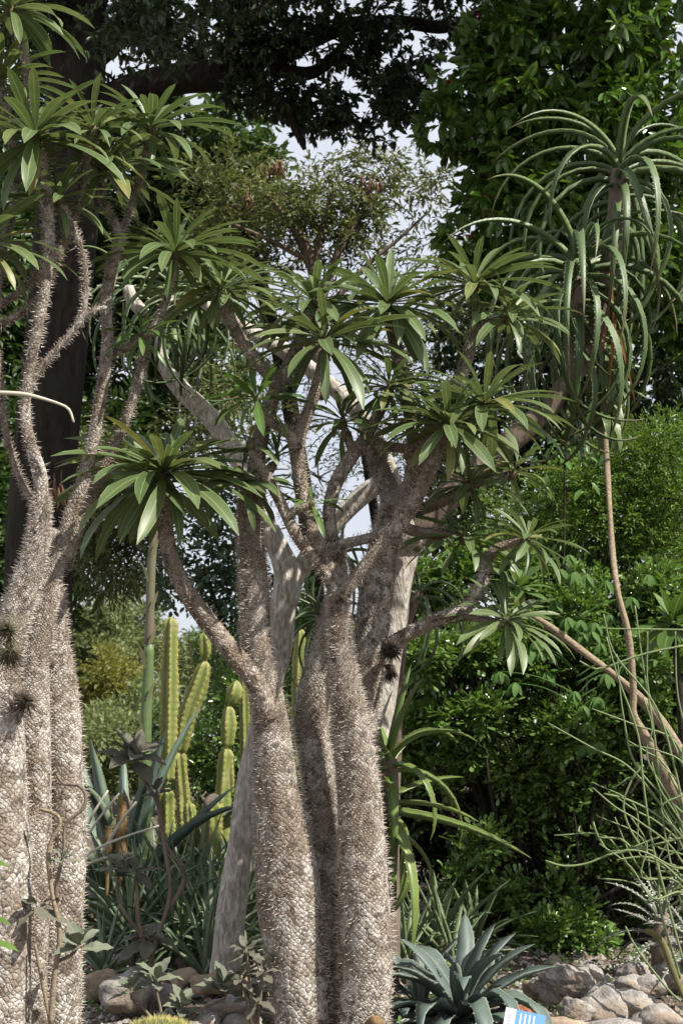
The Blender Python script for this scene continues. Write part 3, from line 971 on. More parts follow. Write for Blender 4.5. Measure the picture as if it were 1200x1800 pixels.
def clump(blobs, m, f, seed):
    """break each blob into smaller tufts with gaps between"""
    g = np.random.RandomState(seed)
    out = []
    for b in blobs:
        for k in range(m):
            d = unit(g.normal(0, 1, 3)) * g.uniform(.35, .8)
            q = f * g.uniform(.75, 1.25)
            out.append((b[0] + d[0] * b[3], b[1] + d[2] * b[4], b[2] + d[1] * b[5], b[3] * q, b[4] * q, b[5] * q * .9, (b[6] if len(b) > 6 else 1.) / (m * f * f) * 1.3))
    return out


def sprays(blobs, dens, k, twig, size, w, kind, rng, mode='alt', droop=0.0, up=0.9, spread=.8):
    """leaf positions: sprays of k leaves along short twigs all through the blobs"""
    PP, DD, NN, SS, RR = [], [], [], [], []
    for b in blobs:
        s = mpp(b[0], b[1], b[2])
        n = int(dens * (b[6] if len(b) > 6 else 1.0) * b[3] * b[4] * 1e-3)
        n = max(n, 4)
        p, d = blob_points(b, n, rng)
        t = unit(d * .8 + rng.normal(0, .55, (n, 3)) + np.array((0, 0, -droop)))
        tone = rng.rand(n)
        for j in range(k):
            q = (j + 1) / k
            r = unit(np.cross(t, rng.normal(0, .4, (n, 3)) + np.array((0, 0, 1.0))))
            if mode == 'alt':
                ld = t * .75 + r * (spread if j % 2 else -spread) + rng.normal(0, .2, (n, 3))
                if j == k - 1:
                    ld = t + rng.normal(0, .15, (n, 3))
                pos = p + t * twig * q
            else:                # whorl at the twig end
                a = 2 * np.pi * j / k + rng.rand(n) * .9
                r2 = np.cross(t, r)
                ld = t * .45 + np.cos(a)[:, None] * r + np.sin(a)[:, None] * r2 + rng.normal(0, .15, (n, 3))
                pos = p + t * twig * rng.uniform(.75, 1.0, (n, 1))
            ld = unit(ld) + np.array((0, 0, -droop * .6))
            PP.append(pos)
            DD.append(ld)
            NN.append(np.array((0, 0, up)) + rng.normal(0, .45, (n, 3)))
            SS.append(size * rng.uniform(.65, 1.2, n))
            RR.append(np.clip(tone + rng.normal(0, .15, n), 0, .999))
    return [np.concatenate(a) for a in (PP, DD, NN, SS, RR)]


def crown(tree, arrs, w, kind, mat, rng, n_obj=0, leaf_meshes=None, name='crown', pick=None):
    P, D, Nn, S, RN = arrs
    org = WL[tree]
    keep = np.ones(len(P), bool)
    if n_obj:
        score = S / np.maximum(P[:, 1], 1) + rng.rand(len(S)) * .002
        u = (P[:, 0] / P[:, 1]) * F_PX + 600
        v = 900 - ((P[:, 2] - CAM_Z) / P[:, 1] - SP / CP) * F_PX * .98
        ok = (u > 5) & (u < 1195) & (v > 5) & (v < 1795)
        if pick is not None:
            ok &= pick(u, v)
        # the leaves on the near side of the crown show largest
        score = np.where(ok, score - 0.02 * (P[:, 1] - P[:, 1].min()), -9)
        idx = np.argsort(-score)[:n_obj]
        keep[idx] = False
        for i in idx:
            part('leaf', leaf_meshes[i % len(leaf_meshes)], mat, tree, P[i], basis(D[i], Nn[i]), S[i])
    a = Acc()
    a.add(*leaf_cloud(P[keep], D[keep], Nn[keep], S[keep], w, kind, rng, RN[keep]))
    return part(name, a.mesh(name, org), mat, tree, org, kind='stuff')


def limb(tree, pts, Y, mat, nseg=10, name='branch', lump=.12, seed=0, step=.06):
    path, rad = px_path(pts, Y, step)
    V, f, l = tube(path, rad, nseg, True, .5, lump, seed)
    return part(name, mk_mesh(name, V - path[0], f, l), mat, tree, path[0])


def twigs(tree, blobs, n, mat, rng, r0=.012, name='twigs', frm=None):
    """thin crooked branches from each blob's heart outwards, joined"""
    a = Acc()
    for b in blobs:
        c = at(*b[:3]) if frm is None else np.asarray(frm)
        p, d = blob_points(b, n, rng, 3)
        for q in p:
            m1 = c + (q - c) * .4 + rng.normal(0, .06, 3) * np.linalg.norm(q - c)
            m2 = c + (q - c) * .75 + rng.normal(0, .05, 3) * np.linalg.norm(q - c)
            path, rad = world_path([(*c, r0), (*m1, r0 * .7), (*m2, r0 * .45), (*q, r0 * .2)], .15)
            a.add(*tube(path, rad, 5, False))
    org = WL[tree]
    return part(name, a.mesh(name, org), mat, tree, org, kind='stuff')


def tree_at(name, label, x, Y, group=None):
    u = (x - 600) / F_PX * Y
    return thing(name, label, 'tree', (u, Y, 0.0), group)


def trunk_to(tree, x_top, y_top, Y, w, mat=None, seed=0):
    b = WL[tree]
    p = at(x_top, y_top, Y)
    s = mpp(x_top, y_top, Y) * .5
    path, rad = world_path([(b[0], b[1], -.1, w * s * 1.35), (b[0] + .02, b[1], p[2] * .3, w * s), (p[0] * .3 + b[0] * .7, p[1], p[2] * .65, w * s * .85), (*p, w * s * .6)], .12)
    V, f, l = tube(path, rad, 14, True, .5, .10, seed)
    return part('trunk', mk_mesh('trunk', V - b, f, l), mat or M['tree_bark'], tree, b)


rng = np.random.RandomState(77)
GT = 'trees behind the garden bed'

# --- big dark tree
DY = 15.0
dark = tree_at('shade_tree', 'huge dark shade tree with black trunk and a thick level limb across the sky', 120, DY, GT)
path, rad = px_path([(52, 1690, 150), (58, 1500, 126), (66, 1100, 112), (82, 800, 106), (108, 500, 104), (136, 250, 104), (140, 60, 98), (138, -160, 90)], DY, .12)
V, f, l = tube(path, rad, 22, True, .5, .10, 3)
part('trunk', mk_mesh('trunk', V - WL[dark], f, l), M['tree_bark'], dark, WL[dark])
limb(dark, [(130, 260, 70), (190, 190, 66), (250, 160, 60), (320, 140, 56), (390, 132, 52), (450, 115, 46), (520, 80, 38), (600, 48, 32), (700, 40, 24), (780, 48, 20), (830, 25, 16), (880, -10, 12)], DY, M['tree_bark'], 12, seed=1)
limb(dark, [(440, 125, 34), (470, 165, 26), (505, 195, 20), (520, 230, 14), (535, 262, 8)], DY - .1, M['tree_bark'], 8, seed=2)
limb(dark, [(470, 120, 30), (540, 130, 24), (580, 105, 20), (620, 60, 14)], DY + .1, M['tree_bark'], 8, seed=3)
limb(dark, [(600, 100, 14), (640, 125, 12), (680, 145, 8), (705, 170, 5)], DY, M['tree_bark'], 6, seed=4)
limb(dark, [(140, 120, 60), (230, 40, 40), (330, -40, 30)], DY + .2, M['tree_bark'], 10, seed=5)
limb(dark, [(380, 135, 26), (430, 60, 18), (480, -20, 12)], DY, M['tree_bark'], 8, seed=6)
DB = [(240, 40, DY + .4, 130, 75, .9), (390, 20, DY, 110, 85, .9), (330, 90, DY + .9, 120, 70, .7, .6), (520, 30, DY, 90, 65, .8), (470, 90, DY - .2, 90, 60, .7),
      (430, 170, DY, 60, 40, .5), (505, 165, DY, 55, 40, .5), (560, 165, DY - .1, 65, 45, .5), (590, 205, DY - .1, 56, 28, .4), (655, 225, DY, 42, 26, .4),
      (670, 150, DY, 55, 60, .5), (720, 150, DY, 36, 50, .4), (690, 50, DY, 75, 45, .5), (610, 80, DY + .2, 60, 45, .5), (800, 50, DY, 45, 24, .5, .8),
      (745, 100, DY, 26, 40, .4, .8), (700, 195, DY, 40, 35, .4), (850, 20, DY + .3, 45, 25, .4), (30, 60, DY + 1, 90, 90, 1.0), (60, 200, DY + 1, 80, 90, .9), (220, 150, DY + 1.2, 80, 60, .8),
      (540, 225, DY, 36, 22, .3), (265, 210, DY + .6, 60, 50, .6), (760, 10, DY, 60, 30, .4, .8),
      (150, -120, DY - .5, 260, 120, 1.6, .5), (420, -160, DY - .8, 240, 130, 1.6, .5), (650, -200, DY - 1, 220, 120, 1.5, .5), (300, -320, DY - 1, 300, 120, 1.8, .4), (0, -60, DY, 150, 120, 1.2, .6), (-60, 300, DY + 1, 120, 260, 1, .6),  # tufts above the frame are unseen, added to shade the trunk
      (900, -260, DY - 1.6, 220, 120, 1.4, .4), (800, -440, DY - 1.8, 260, 120, 1.5, .4), (540, -380, DY - 1.4, 260, 120, 1.5, .4), (250, -470, DY - 1.2, 260, 100, 1.5, .4)]  # more unseen tufts, added to block sun from the canopy below


def wb(X, Y, Z, r, rz, rd, w=1.0):
    # blob given in metres
    u_, v_ = X / Y, (Z - CAM_Z) / Y
    v_ = (v_ - SP / CP) / (1 + v_ * SP / CP)
    py = 900 - F_PX * v_
    px = 600 + F_PX * u_ * (CP - (900 - py) / F_PX * SP)
    k = mpp(px, py, Y)
    return (px, py, Y, r / k, rz / k, rd, w)


DB += [wb(x_, y_, z_, 1.1, .55, .9, .36) for x_, y_, z_ in ((-2.4, 12.6, 8.6), (-1.0, 12.2, 9.0), (.4, 12.4, 8.8), (1.6, 12.6, 8.9), (-1.6, 13.4, 7.9), (0, 13.4, 8.2), (-2.6, 11.6, 9.6), (-.4, 11.4, 9.8), (1.0, 11.6, 9.9), (2.4, 12.2, 9.6), (-3.4, 13.2, 8.0))]  # unseen overhead tufts, added as sun blockers for the trunk
rl = np.random.RandomState(3)
DARKL = [me.copy() for me in OVAL]
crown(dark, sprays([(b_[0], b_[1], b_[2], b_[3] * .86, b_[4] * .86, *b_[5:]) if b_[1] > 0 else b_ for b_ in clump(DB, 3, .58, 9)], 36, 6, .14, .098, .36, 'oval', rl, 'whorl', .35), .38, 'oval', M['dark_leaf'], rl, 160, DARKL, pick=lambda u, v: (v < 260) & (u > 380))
twigs(dark, DB[5:18], 7, M['tree_bark'], rl, .016)

# --- dense green trees behind the big one
def bush_tree(name, label, x, Y, blobs, dens, k, twig, size, w, kind, mat, seed, mode='alt', droop=.1, tw=60, group=GT, bark=None, tn=0, bmat=None):
    g = np.random.RandomState(seed)
    t = tree_at(name, label, x, Y, group)
    b0 = max(blobs, key=lambda q: q[3] * q[4])
    trunk_to(t, b0[0], b0[1], b0[2], tw, bark, seed)
    crown(t, sprays(blobs, dens, k, twig, size, w, kind, g, mode, droop), w, kind, mat, g)
    if tn:
        twigs(t, blobs, tn, bmat or M['twig_grey'], g)
    return t


bush_tree('green_tree', 'rounded leafy green tree top rising behind the thick dark limb', 100, 21,
          [(390, 260, 21, 95, 85, 1.4), (330, 330, 21.5, 130, 110, 1.5), (440, 320, 21, 90, 70, 1.2), (240, 320, 22, 110, 120, 1.4), (300, 500, 22, 130, 130, 1.4), (200, 480, 22, 110, 140, 1.4), (90, 420, 22.5, 120, 170, 1.4),
           (380, 450, 21.5, 90, 100, 1.2), (60, 650, 22, 120, 140, 1.3), (250, 690, 22, 130, 120, 1.3), (370, 640, 22, 100, 110, 1.2, .8), (40, 260, 22.5, 100, 120, 1.3),
           (0, 820, 21, 120, 130, 1.2), (60, 960, 20, 130, 130, 1.2), (-60, 1000, 20, 120, 200, 1.2), (20, 1120, 20, 130, 130, 1.2), (170, 780, 21, 110, 90, 1.2), (-40, 500, 21, 120, 200, 1.2), (-230, 700, 20, 140, 200, 1.2, .6), (-240, 1050, 19, 140, 200, 1.2, .6), (-220, 1350, 18, 140, 160, 1.0, .6)],
          31, 6, .25, .17, .42, 'oval', M['mid_leaf'], 11)
LB = [(450, 340, 18.6, 100, 50, .9), (550, 350, 18.4, 85, 46, .8), (430, 400, 18.8, 110, 60, .9), (540, 400, 18.5, 110, 60, .8), (650, 340, 18.3, 70, 50, .6, .75), (700, 280, 18.3, 60, 26, .5, .7), (610, 275, 18.6, 40, 12, .3, .4),
      (730, 350, 18.3, 50, 40, .5, .45), (640, 400, 18.4, 75, 50, .6), (590, 310, 18.4, 50, 20, .4, .7), (480, 460, 18.8, 80, 40, .7, .7), (660, 450, 18.5, 60, 40, .5, .6), (740, 420, 18.4, 40, 40, .4, .3), (745, 310, 18.2, 40, 22, .4, .25), (400, 300, 18.8, 60, 40, .6, .7)]
lt = bush_tree('feathery_tree', 'airy feathery leaved tree in olive green with brown pods against the sky', 560, 18.5, clump([(b_[0] + (b_[0] - 560) * .12, b_[1], b_[2], b_[3] * 1.15, b_[4] * .95, *b_[5:]) for b_ in LB], 6, .34, 8), 17, 9, .34, .115, .28, 'diamond', M['legume_leaf'], 12, 'alt', .12, 36, tn=3)
for k_, p_ in enumerate([[(565, 700, 30), (560, 560, 26), (545, 450, 20), (500, 380, 12), (455, 330, 6)], [(560, 540, 18), (600, 430, 14), (640, 370, 9), (700, 300, 4)], [(552, 470, 14), (570, 390, 10), (590, 320, 5)], [(560, 560, 14), (640, 470, 9), (700, 420, 6), (755, 370, 3)], [(548, 460, 12), (470, 420, 8), (400, 390, 4)]]):
    limb(lt, p_, 18.2, M['twig_grey'], 8, seed=k_)
LB2 = [(600, 560, 19, 90, 70, .7, .35), (690, 640, 19, 80, 90, .7, .35), (640, 780, 19, 90, 90, .6, .28), (560, 840, 19, 70, 80, .6, .28), (760, 560, 18.6, 70, 80, .6, .8), (820, 500, 18.6, 70, 60, .6), (790, 640, 18.8, 70, 80, .6, .7),
       (500, 600, 19, 80, 80, .6, .55), (730, 760, 19, 60, 90, .5, .7), (480, 740, 19, 60, 90, .5, .35)]
bush_tree('feathery_tree', 'thin open tree with small pale leaves glimpsed through the thorny arms', 690, 19, LB2, 32, 8, .3, .085, .3, 'diamond', M['legume_leaf'], 13, 'alt', .1, 22, tn=9)
LB3 = [(200, 900, 17, 70, 60, .6), (250, 850, 17, 70, 60, .6, .8), (190, 990, 17, 60, 55, .6), (250, 960, 17, 55, 60, .5), (150, 820, 17.3, 70, 80, .6), (330, 770, 17.5, 60, 60, .5, .5), (400, 700, 17.6, 60, 70, .5, .6)]
bush_tree('feathery_tree', 'drooping feathery leaved tree with dry brown pods beside the tall green stalk', 95, 17, LB3, 50, 8, .28, .095, .3, 'diamond', M['legume_leaf'], 14, 'alt', .35, 20, tn=8)
OB = [(360, 1000, 15.4, 60, 60, .5, .55), (410, 960, 15.4, 40, 70, .5, .6), (340, 930, 15.4, 40, 40, .4, .4), (420, 1060, 15.4, 50, 50, .5, .9), (390, 870, 15.6, 40, 60, .4, .7), (290, 1020, 15.4, 30, 40, .4, .8)]
bush_tree('slender_tree', 'slender tree with sparse rounded leaves behind the curved thorny arm', 455, 15.4, OB, 60, 5, .22, .085, .55, 'oval', M['oval_leaf'], 15, 'alt', .15, 12, tn=7)

# --- brown pods hanging from the feathery trees
for k, (x, y, Y) in enumerate([(472, 290, 18), (490, 282, 18), (440, 335, 18), (246, 935, 16.6), (175, 905, 16.6), (95, 855, 14.2), (108, 850, 14.2), (640, 310, 18), (655, 320, 18)]):
    a = Acc()
    g = np.random.RandomState(k)
    c = at(x, y, Y)
    for j in range(5):
        q = c + g.normal(0, .03, 3)
        pth, rd = world_path([(*q, .006), (q[0] + g.normal(0, .03), q[1], q[2] - .09, .015), (q[0] + g.normal(0, .04), q[1] + .02, q[2] - .2, .004)], .04)
        a.add(*tube(pth, rd, 6))
    pth, rd = world_path([(c[0], c[1], c[2] + .12, .004), (*c, .005)], .06)
    a.add(*tube(pth, rd, 5))
    solo('seed_pods', a.mesh('seed_pods', c), M['pod'], 'small bunch of dry brown seed pods hanging in the foliage', 'seed pods', c, 'hanging seed pod bunches')

# --- glossy tree on the right
GB = [(900, 100, 13.6, 110, 100, 1.0), (1020, 60, 13.6, 120, 100, 1.0), (1140, 90, 13.4, 110, 120, 1.0), (874, 180, 13.5, 62, 62, .7), (920, 230, 13.6, 100, 90, .9), (905, 310, 13.7, 58, 60, .6), (875, 120, 13.5, 60, 56, .6),
      (1040, 220, 13.8, 120, 110, 1.0), (1160, 260, 13.6, 100, 130, 1.0), (960, 350, 13.9, 110, 90, .9), (1080, 380, 14.0, 120, 110, .9), (880, 420, 13.9, 60, 40, .6), (1180, 420, 13.9, 80, 110, .8), (960, 20, 13.5, 110, 60, .8),
      (815, 240, 13.6, 34, 40, .4), (1100, 520, 14.2, 130, 90, .8), (920, 480, 14.2, 90, 60, .7), (1190, 560, 14.2, 70, 110, .7), (1080, 0, 13.4, 110, 60, .8), (865, 60, 13.6, 40, 36, .4), (800, 150, 13.5, 34, 28, .35, 1.3), (778, 222, 13.5, 26, 24, .3, 1.3), (830, 340, 13.6, 28, 44, .35, 1.3), (815, 425, 13.7, 36, 24, .35, 1.3),
      (960, -140, 13.8, 130, 90, 1.0, .35), (1120, -160, 13.8, 150, 100, 1.0, .4), (1040, -330, 13.4, 190, 100, 1.3, .4), (1240, -300, 13.4, 180, 120, 1.3, .4), (1290, 60, 13.6, 120, 160, 1.0, .4), (1150, -500, 13.4, 220, 100, 1.3, .4), (930, -480, 13.2, 170, 100, 1.4, .5)]  # unseen crown outside the frame, added to keep sun off the left background
GB += [wb(x_, y_, z_, .6, .4, .6, .22) for x_, y_, z_ in ((3.3, 11.3, 3.5), (4.2, 10.9, 3.9), (3.3, 10.8, 2.8))]  # unseen tufts off to the right, added to throw dappled shade on the lower hedge
g_ = np.random.RandomState(21)
glossy = tree_at('glossy_tree', 'broad glossy leaved tree with small red flowers overhanging the green shrubs', 1330, 15.2, GT)
trunk_to(glossy, 1180, 250, 14.5, 64, None, 5)
for k, e in enumerate([(900, 250), (1000, 120), (940, 40), (1080, 350), (860, 180)]):
    limb(glossy, [(1180, 280, 34), (1120 - k * 10, 240, 26), ((e[0] + 1100) / 2, (e[1] + 220) / 2, 16), (e[0], e[1], 6)], 14.0, M['tree_bark'], 7, seed=k)
crown(glossy, sprays(clump(GB, 6, .36, 5), 11.5, 7, .17, .15, .44, 'oval', g_, 'whorl', .45), .46, 'oval', M['glossy_leaf'], g_, 300, [me.copy() for me in OVAL])
fl = Acc()
for k in range(26):
    b = GB[g_.randint(len(GB))]
    p, d = blob_points(b, 1, g_)
    dd = unit(g_.normal(0, 1, (9, 3)))
    fl.add(*spikes(np.repeat(p, 9, 0), dd, np.full(9, .05), .012))
part('flowers', fl.mesh('flowers', WL[glossy]), M['red_flower'], glossy, WL[glossy], kind='stuff')
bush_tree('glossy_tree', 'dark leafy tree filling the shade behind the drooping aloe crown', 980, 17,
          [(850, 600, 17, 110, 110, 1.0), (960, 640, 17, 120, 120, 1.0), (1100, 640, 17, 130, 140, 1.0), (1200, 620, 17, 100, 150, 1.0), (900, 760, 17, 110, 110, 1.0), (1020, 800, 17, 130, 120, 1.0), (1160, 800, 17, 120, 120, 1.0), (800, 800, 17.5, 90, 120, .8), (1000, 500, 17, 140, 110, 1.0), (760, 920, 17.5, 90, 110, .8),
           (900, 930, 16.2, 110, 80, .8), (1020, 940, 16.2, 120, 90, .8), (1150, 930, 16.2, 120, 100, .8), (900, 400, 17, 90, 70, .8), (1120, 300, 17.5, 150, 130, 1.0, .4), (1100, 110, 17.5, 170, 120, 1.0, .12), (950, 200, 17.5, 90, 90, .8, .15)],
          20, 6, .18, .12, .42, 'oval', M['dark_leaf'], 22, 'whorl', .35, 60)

# --- shrubs on the right
def shrub(name, label, cat, x, Y, blobs, dens, k, twig, size, w, kind, mat, seed, mode='alt', droop=0., tn=5, group=None, smat=None):
    g = np.random.RandomState(seed)
    t = thing(name, label, cat, ((x - 600) / F_PX * Y, Y, 0.), group)
    crown(t, sprays(blobs, dens, k, twig, size, w, kind, g, mode, droop), w, kind, mat, g, name='foliage')
    a = Acc()
    for j, b in enumerate(blobs):
        c = at(*b[:3])
        p0 = WL[t] + np.array((g.normal(0, .25), g.normal(0, .12), -.03))
        mdl = (p0 + c) / 2 + g.normal(0, .12, 3)
        pth, rd = world_path([(*p0, .022), (*mdl, .016), (*c, .008)], .1)
        a.add(*tube(pth, rd, 6))
    part('stems', a.mesh('stems', WL[t]), smat or M['tree_bark'], t, WL[t], kind='stuff')
    if tn:
        twigs(t, blobs, tn, smat or M['tree_bark'], g, .006)
    return t


shrub('lime_shrub', 'bright lime green shrub with fine feathery leaves below the glossy tree', 'shrub', 1120, 13.4,
      [(1120, 800, 13.4, 75, 50, .5), (1050, 850, 13.4, 80, 50, .5), (980, 870, 13.4, 60, 55, .45), (1170, 870, 13.3, 70, 80, .5), (1090, 920, 13.4, 90, 60, .5), (1000, 940, 13.5, 80, 50, .5), (1180, 770, 13.4, 60, 45, .5), (1160, 980, 13.4, 80, 70, .5), (930, 960, 13.6, 60, 50, .5), (880, 920, 13.8, 50, 50, .5)],
      70, 9, .17, .055, .3, 'diamond', M['lime_leaf'], 31)
HB = [(760, 1040, 12.9, 70, 70, .5), (850, 1010, 12.9, 80, 60, .5), (940, 1030, 12.9, 80, 60, .5), (1040, 1060, 12.9, 80, 60, .5), (1140, 1070, 12.9, 80, 70, .5), (750, 1150, 12.7, 80, 70, .55), (850, 1130, 12.7, 80, 70, .55), (960, 1150, 12.7, 90, 70, .55), (1070, 1180, 12.7, 90, 70, .55), (1170, 1190, 12.7, 70, 80, .55),
      (790, 1250, 12.7, 80, 60, .5), (890, 1250, 12.65, 80, 65, .5), (990, 1270, 12.65, 90, 65, .5), (1100, 1290, 12.65, 90, 70, .5), (830, 1350, 12.7, 90, 60, .5, .8), (940, 1370, 12.7, 80, 60, .5, .8), (1050, 1390, 12.8, 80, 60, .5, .7), (1160, 1400, 12.8, 80, 80, .5, .7), (880, 1460, 12.7, 80, 60, .5, .8), (980, 1480, 12.8, 80, 60, .5, .7),
      (900, 1560, 12.5, 80, 60, .45, .8), (1000, 1570, 12.6, 70, 50, .45, .8), (1080, 1500, 12.9, 80, 80, .5, .6), (820, 1540, 12.6, 60, 70, .45, .8), (940, 1640, 12.3, 80, 40, .4), (1030, 1630, 12.4, 60, 50, .4, .8), (1120, 1600, 13.0, 80, 80, .5, .5), (720, 1330, 12.9, 50, 90, .4, .8),
      (1250, 1180, 12.7, 80, 80, .5), (1260, 1340, 12.7, 80, 80, .5), (1260, 1500, 12.8, 80, 80, .5), (1350, 1250, 12.8, 80, 90, .5), (1350, 1450, 12.8, 80, 90, .5), (1340, 1080, 12.9, 80, 80, .5)]
shrub('hedge_shrub', 'dense dark shrub with small shiny round leaves behind the rocks', 'shrub', 960, 12.9, clump(HB, 3, .42, 6), 46, 6, .13, .066, .56, 'round', M['hedge_leaf'], 32, 'alt', -.1)
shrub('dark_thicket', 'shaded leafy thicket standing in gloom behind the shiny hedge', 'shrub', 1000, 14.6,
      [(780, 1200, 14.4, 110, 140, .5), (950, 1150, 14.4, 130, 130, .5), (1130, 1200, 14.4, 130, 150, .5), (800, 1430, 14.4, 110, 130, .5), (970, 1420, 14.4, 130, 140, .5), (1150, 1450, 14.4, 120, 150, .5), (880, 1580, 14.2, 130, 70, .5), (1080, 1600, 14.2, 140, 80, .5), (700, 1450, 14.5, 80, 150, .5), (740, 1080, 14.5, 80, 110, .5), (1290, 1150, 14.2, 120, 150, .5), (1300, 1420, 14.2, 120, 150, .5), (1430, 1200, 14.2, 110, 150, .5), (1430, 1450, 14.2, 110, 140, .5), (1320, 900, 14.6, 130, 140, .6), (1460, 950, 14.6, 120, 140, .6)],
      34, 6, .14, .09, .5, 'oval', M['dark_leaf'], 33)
shrub('low_shrub', 'leafy green shrub standing behind the yellow cactus columns', 'shrub', 440, 15,
      [(420, 1230, 15, 60, 60, .5), (390, 1310, 15, 80, 60, .5), (450, 1330, 14.8, 60, 70, .5), (350, 1360, 15, 60, 50, .5), (430, 1420, 14.8, 80, 60, .5), (530, 1130, 15.2, 60, 80, .5), (520, 1250, 15, 50, 80, .5), (340, 1470, 14.8, 70, 40, .5), (510, 1050, 15.3, 50, 60, .5, .6)],
      95, 6, .12, .052, .5, 'oval', M['hedge_leaf'], 34)

# --- far trees over open ground
ft = [(150, 1085, 46, 90, 70, 'far_leaf'), (235, 1075, 50, 85, 70, 'far_leaf'), (190, 1190, 38, 75, 55, 'far_leaf_yellow'), (255, 1230, 36, 60, 60, 'far_leaf'), (330, 1160, 48, 60, 65, 'far_leaf'), (390, 1150, 44, 50, 70, 'mid_leaf'), (180, 1290, 33, 80, 60, 'far_leaf'), (300, 1280, 34, 70, 60, 'mid_leaf'),
      (470, 1160, 50, 80, 80, 'far_leaf'), (580, 1150, 52, 90, 90, 'far_leaf'), (690, 1130, 50, 90, 110, 'far_leaf'), (60, 1120, 48, 90, 80, 'far_leaf'), (820, 1120, 54, 100, 110, 'far_leaf'), (980, 1120, 54, 110, 120, 'far_leaf'), (1140, 1120, 54, 110, 120, 'far_leaf'), (-60, 1130, 50, 100, 100, 'far_leaf'), (1290, 1130, 50, 110, 120, 'far_leaf')]
ft = ft[:12] + ft[14:17]
FL = ['broad pale green distant tree showing beside the bottle shaped palm trunk', 'pale green distant tree directly behind the purplish flower stalk', 'distant yellow green bushy tree behind the tall flower stalk', 'low green distant tree behind the green foot of the flower stalk',
      'distant green tree between the tallest cactus and the leaning cactus', 'darker distant tree behind the small pad on the leaning cactus', 'low distant green tree in front of the yellow green one', 'darker distant tree behind the tallest yellow cactus',
      'distant green tree glimpsed behind the shaded palm trunk', 'distant green tree screened by the crossing thorny arms', 'distant green tree screened by the leaning scaly trunk', 'distant green tree screened by the mossy palm trunk'] + ['distant green tree wholly screened by nearer shrubs and trunks'] * 3
for k, (x, y, Y, rx, ry, mt) in enumerate(ft):
    g = np.random.RandomState(200 + k)
    bl = [(x + g.uniform(-.55, .55) * rx, y + g.uniform(-.5, .9) * ry, Y + g.uniform(-1.2, 1.2), rx * g.uniform(.35, .55), ry * g.uniform(.25, .42), 1.1) for _ in range(9)]
    bl += [(x, y + ry * 1.1, Y, rx * .8, ry * .6, 1.5)]
    bush_tree('distant_tree', FL[k], x, Y, bl, 190, 6, .4, .15, .45, 'diamond', M[mt], 210 + k, 'alt', .05, 14, 'wood beyond the garden')

print('trees', len(bpy.data.objects))
#@@PLANTS
# ------------------------------------------------------------------ tree aloes
def succulent(plant, c, axis, L, n, meshes, mat, rng, tmin=15, tmax=100, zoff=0.0, az0=0, az1=360, name='leaf', spread=.05, jit=.12, kbias=0.):
    """rosette of separate leaves round c"""
    axis = unit(np.asarray(axis, float))
    u, w = perp(axis)
    a0 = rng.uniform(0, 6.28)
    for i in range(n):
        t = (i + .5) / n
        az = a0 + i * 2.39996 + rng.normal(0, jit)
        if az1 - az0 < 359:
            az = R(az0 + (az1 - az0) * ((i * .618034) % 1))
        th = R(tmin + (tmax - tmin) * t + rng.normal(0, 5))
        d = math.cos(th) * axis + math.sin(th) * (math.cos(az) * u + math.sin(az) * w)
        k = int(np.clip(t * len(meshes) + kbias + rng.normal(0, .5), 0, len(meshes) - 1))
        rad_ = d - axis * np.dot(d, axis)
        upv = axis if th < 1.9 else unit(rad_)
        Bm = basis(d, upv, rng.normal(0, .15))
        key = (meshes[k].name, mat.name)
        if key not in MESHVAR:
            me = meshes[k].copy()
            me.materials.clear()
            me.materials.append(mat)
            MESHVAR[key] = me
        part(name, MESHVAR[key], None, plant, c + d * .012 - axis * (zoff * t), Bm, L * rng.uniform(.82, 1.12) * (.75 + .25 * min(1, t * 3)))


MESHVAR = {}


def smooth_limb(tree, pts, Y, mat, name='branch', nseg=16, seed=0, lump=.07):
    return limb(tree, pts, Y, mat, nseg, name, lump, seed, .03)


GA = 'tree aloes'
ta = thing('tree_aloe', 'grey smooth barked tree aloe leaning right to a crown of long arching leaves', 'tree', at(655, 1690, 10.4) * np.array((1, 1, 0)), GA)
smooth_limb(ta, [(648, 1765, 62), (650, 1690, 58), (655, 1500, 56), (664, 1300, 54), (680, 1150, 50), (696, 1050, 48), (712, 980, 50), (730, 932, 50), (752, 908, 44)], 10.2, M['aloe_tree_bark'], 'trunk', seed=1)
smooth_limb(ta, [(720, 960, 40), (760, 905, 46), (820, 840, 48), (880, 788, 44), (940, 738, 40), (985, 690, 36), (1008, 630, 32), (1012, 560, 30), (1014, 490, 30)], 10.15, M['aloe_tree_red'], seed=2)
smooth_limb(ta, [(985, 690, 34), (1030, 620, 32), (1062, 520, 32), (1080, 420, 34), (1086, 300, 30)], 10.25, M['aloe_tree_red'], seed=3)
smooth_limb(ta, [(722, 960, 42), (700, 905, 40), (685, 850, 42), (668, 800, 38), (645, 745, 30), (600, 695, 28), (545, 648, 28), (490, 610, 30), (430, 578, 26), (375, 545, 22), (345, 520, 20)], 10.0, M['aloe_tree_bark'], seed=4)
r_ = np.random.RandomState(61)
for (x, y, Y, Lp, n, kb) in [(1088, 285, 10.25, 350, 30, 0), (1014, 462, 10.15, 350, 32, 0)]:
    c = at(x, y, Y)
    succulent(ta, c, (.03, -.05, 1), Lp * mpp(x, y, Y), n, ALOE_L, M['aloe_tree_leaf'], r_, 14, 88, .20, kbias=kb + .3)
for (x, y, Y, Lp, n) in [(1084, 350, 10.25, 320, 9), (1070, 450, 10.25, 300, 5), (1012, 530, 10.15, 340, 13), (1010, 590, 10.15, 300, 6)]:
    c = at(x, y, Y)
    succulent(ta, c, (0, -.05, 1), Lp * mpp(x, y, Y), n, ALOE_L[1:], M['aloe_tree_leaf'], r_, 70, 130, .15)
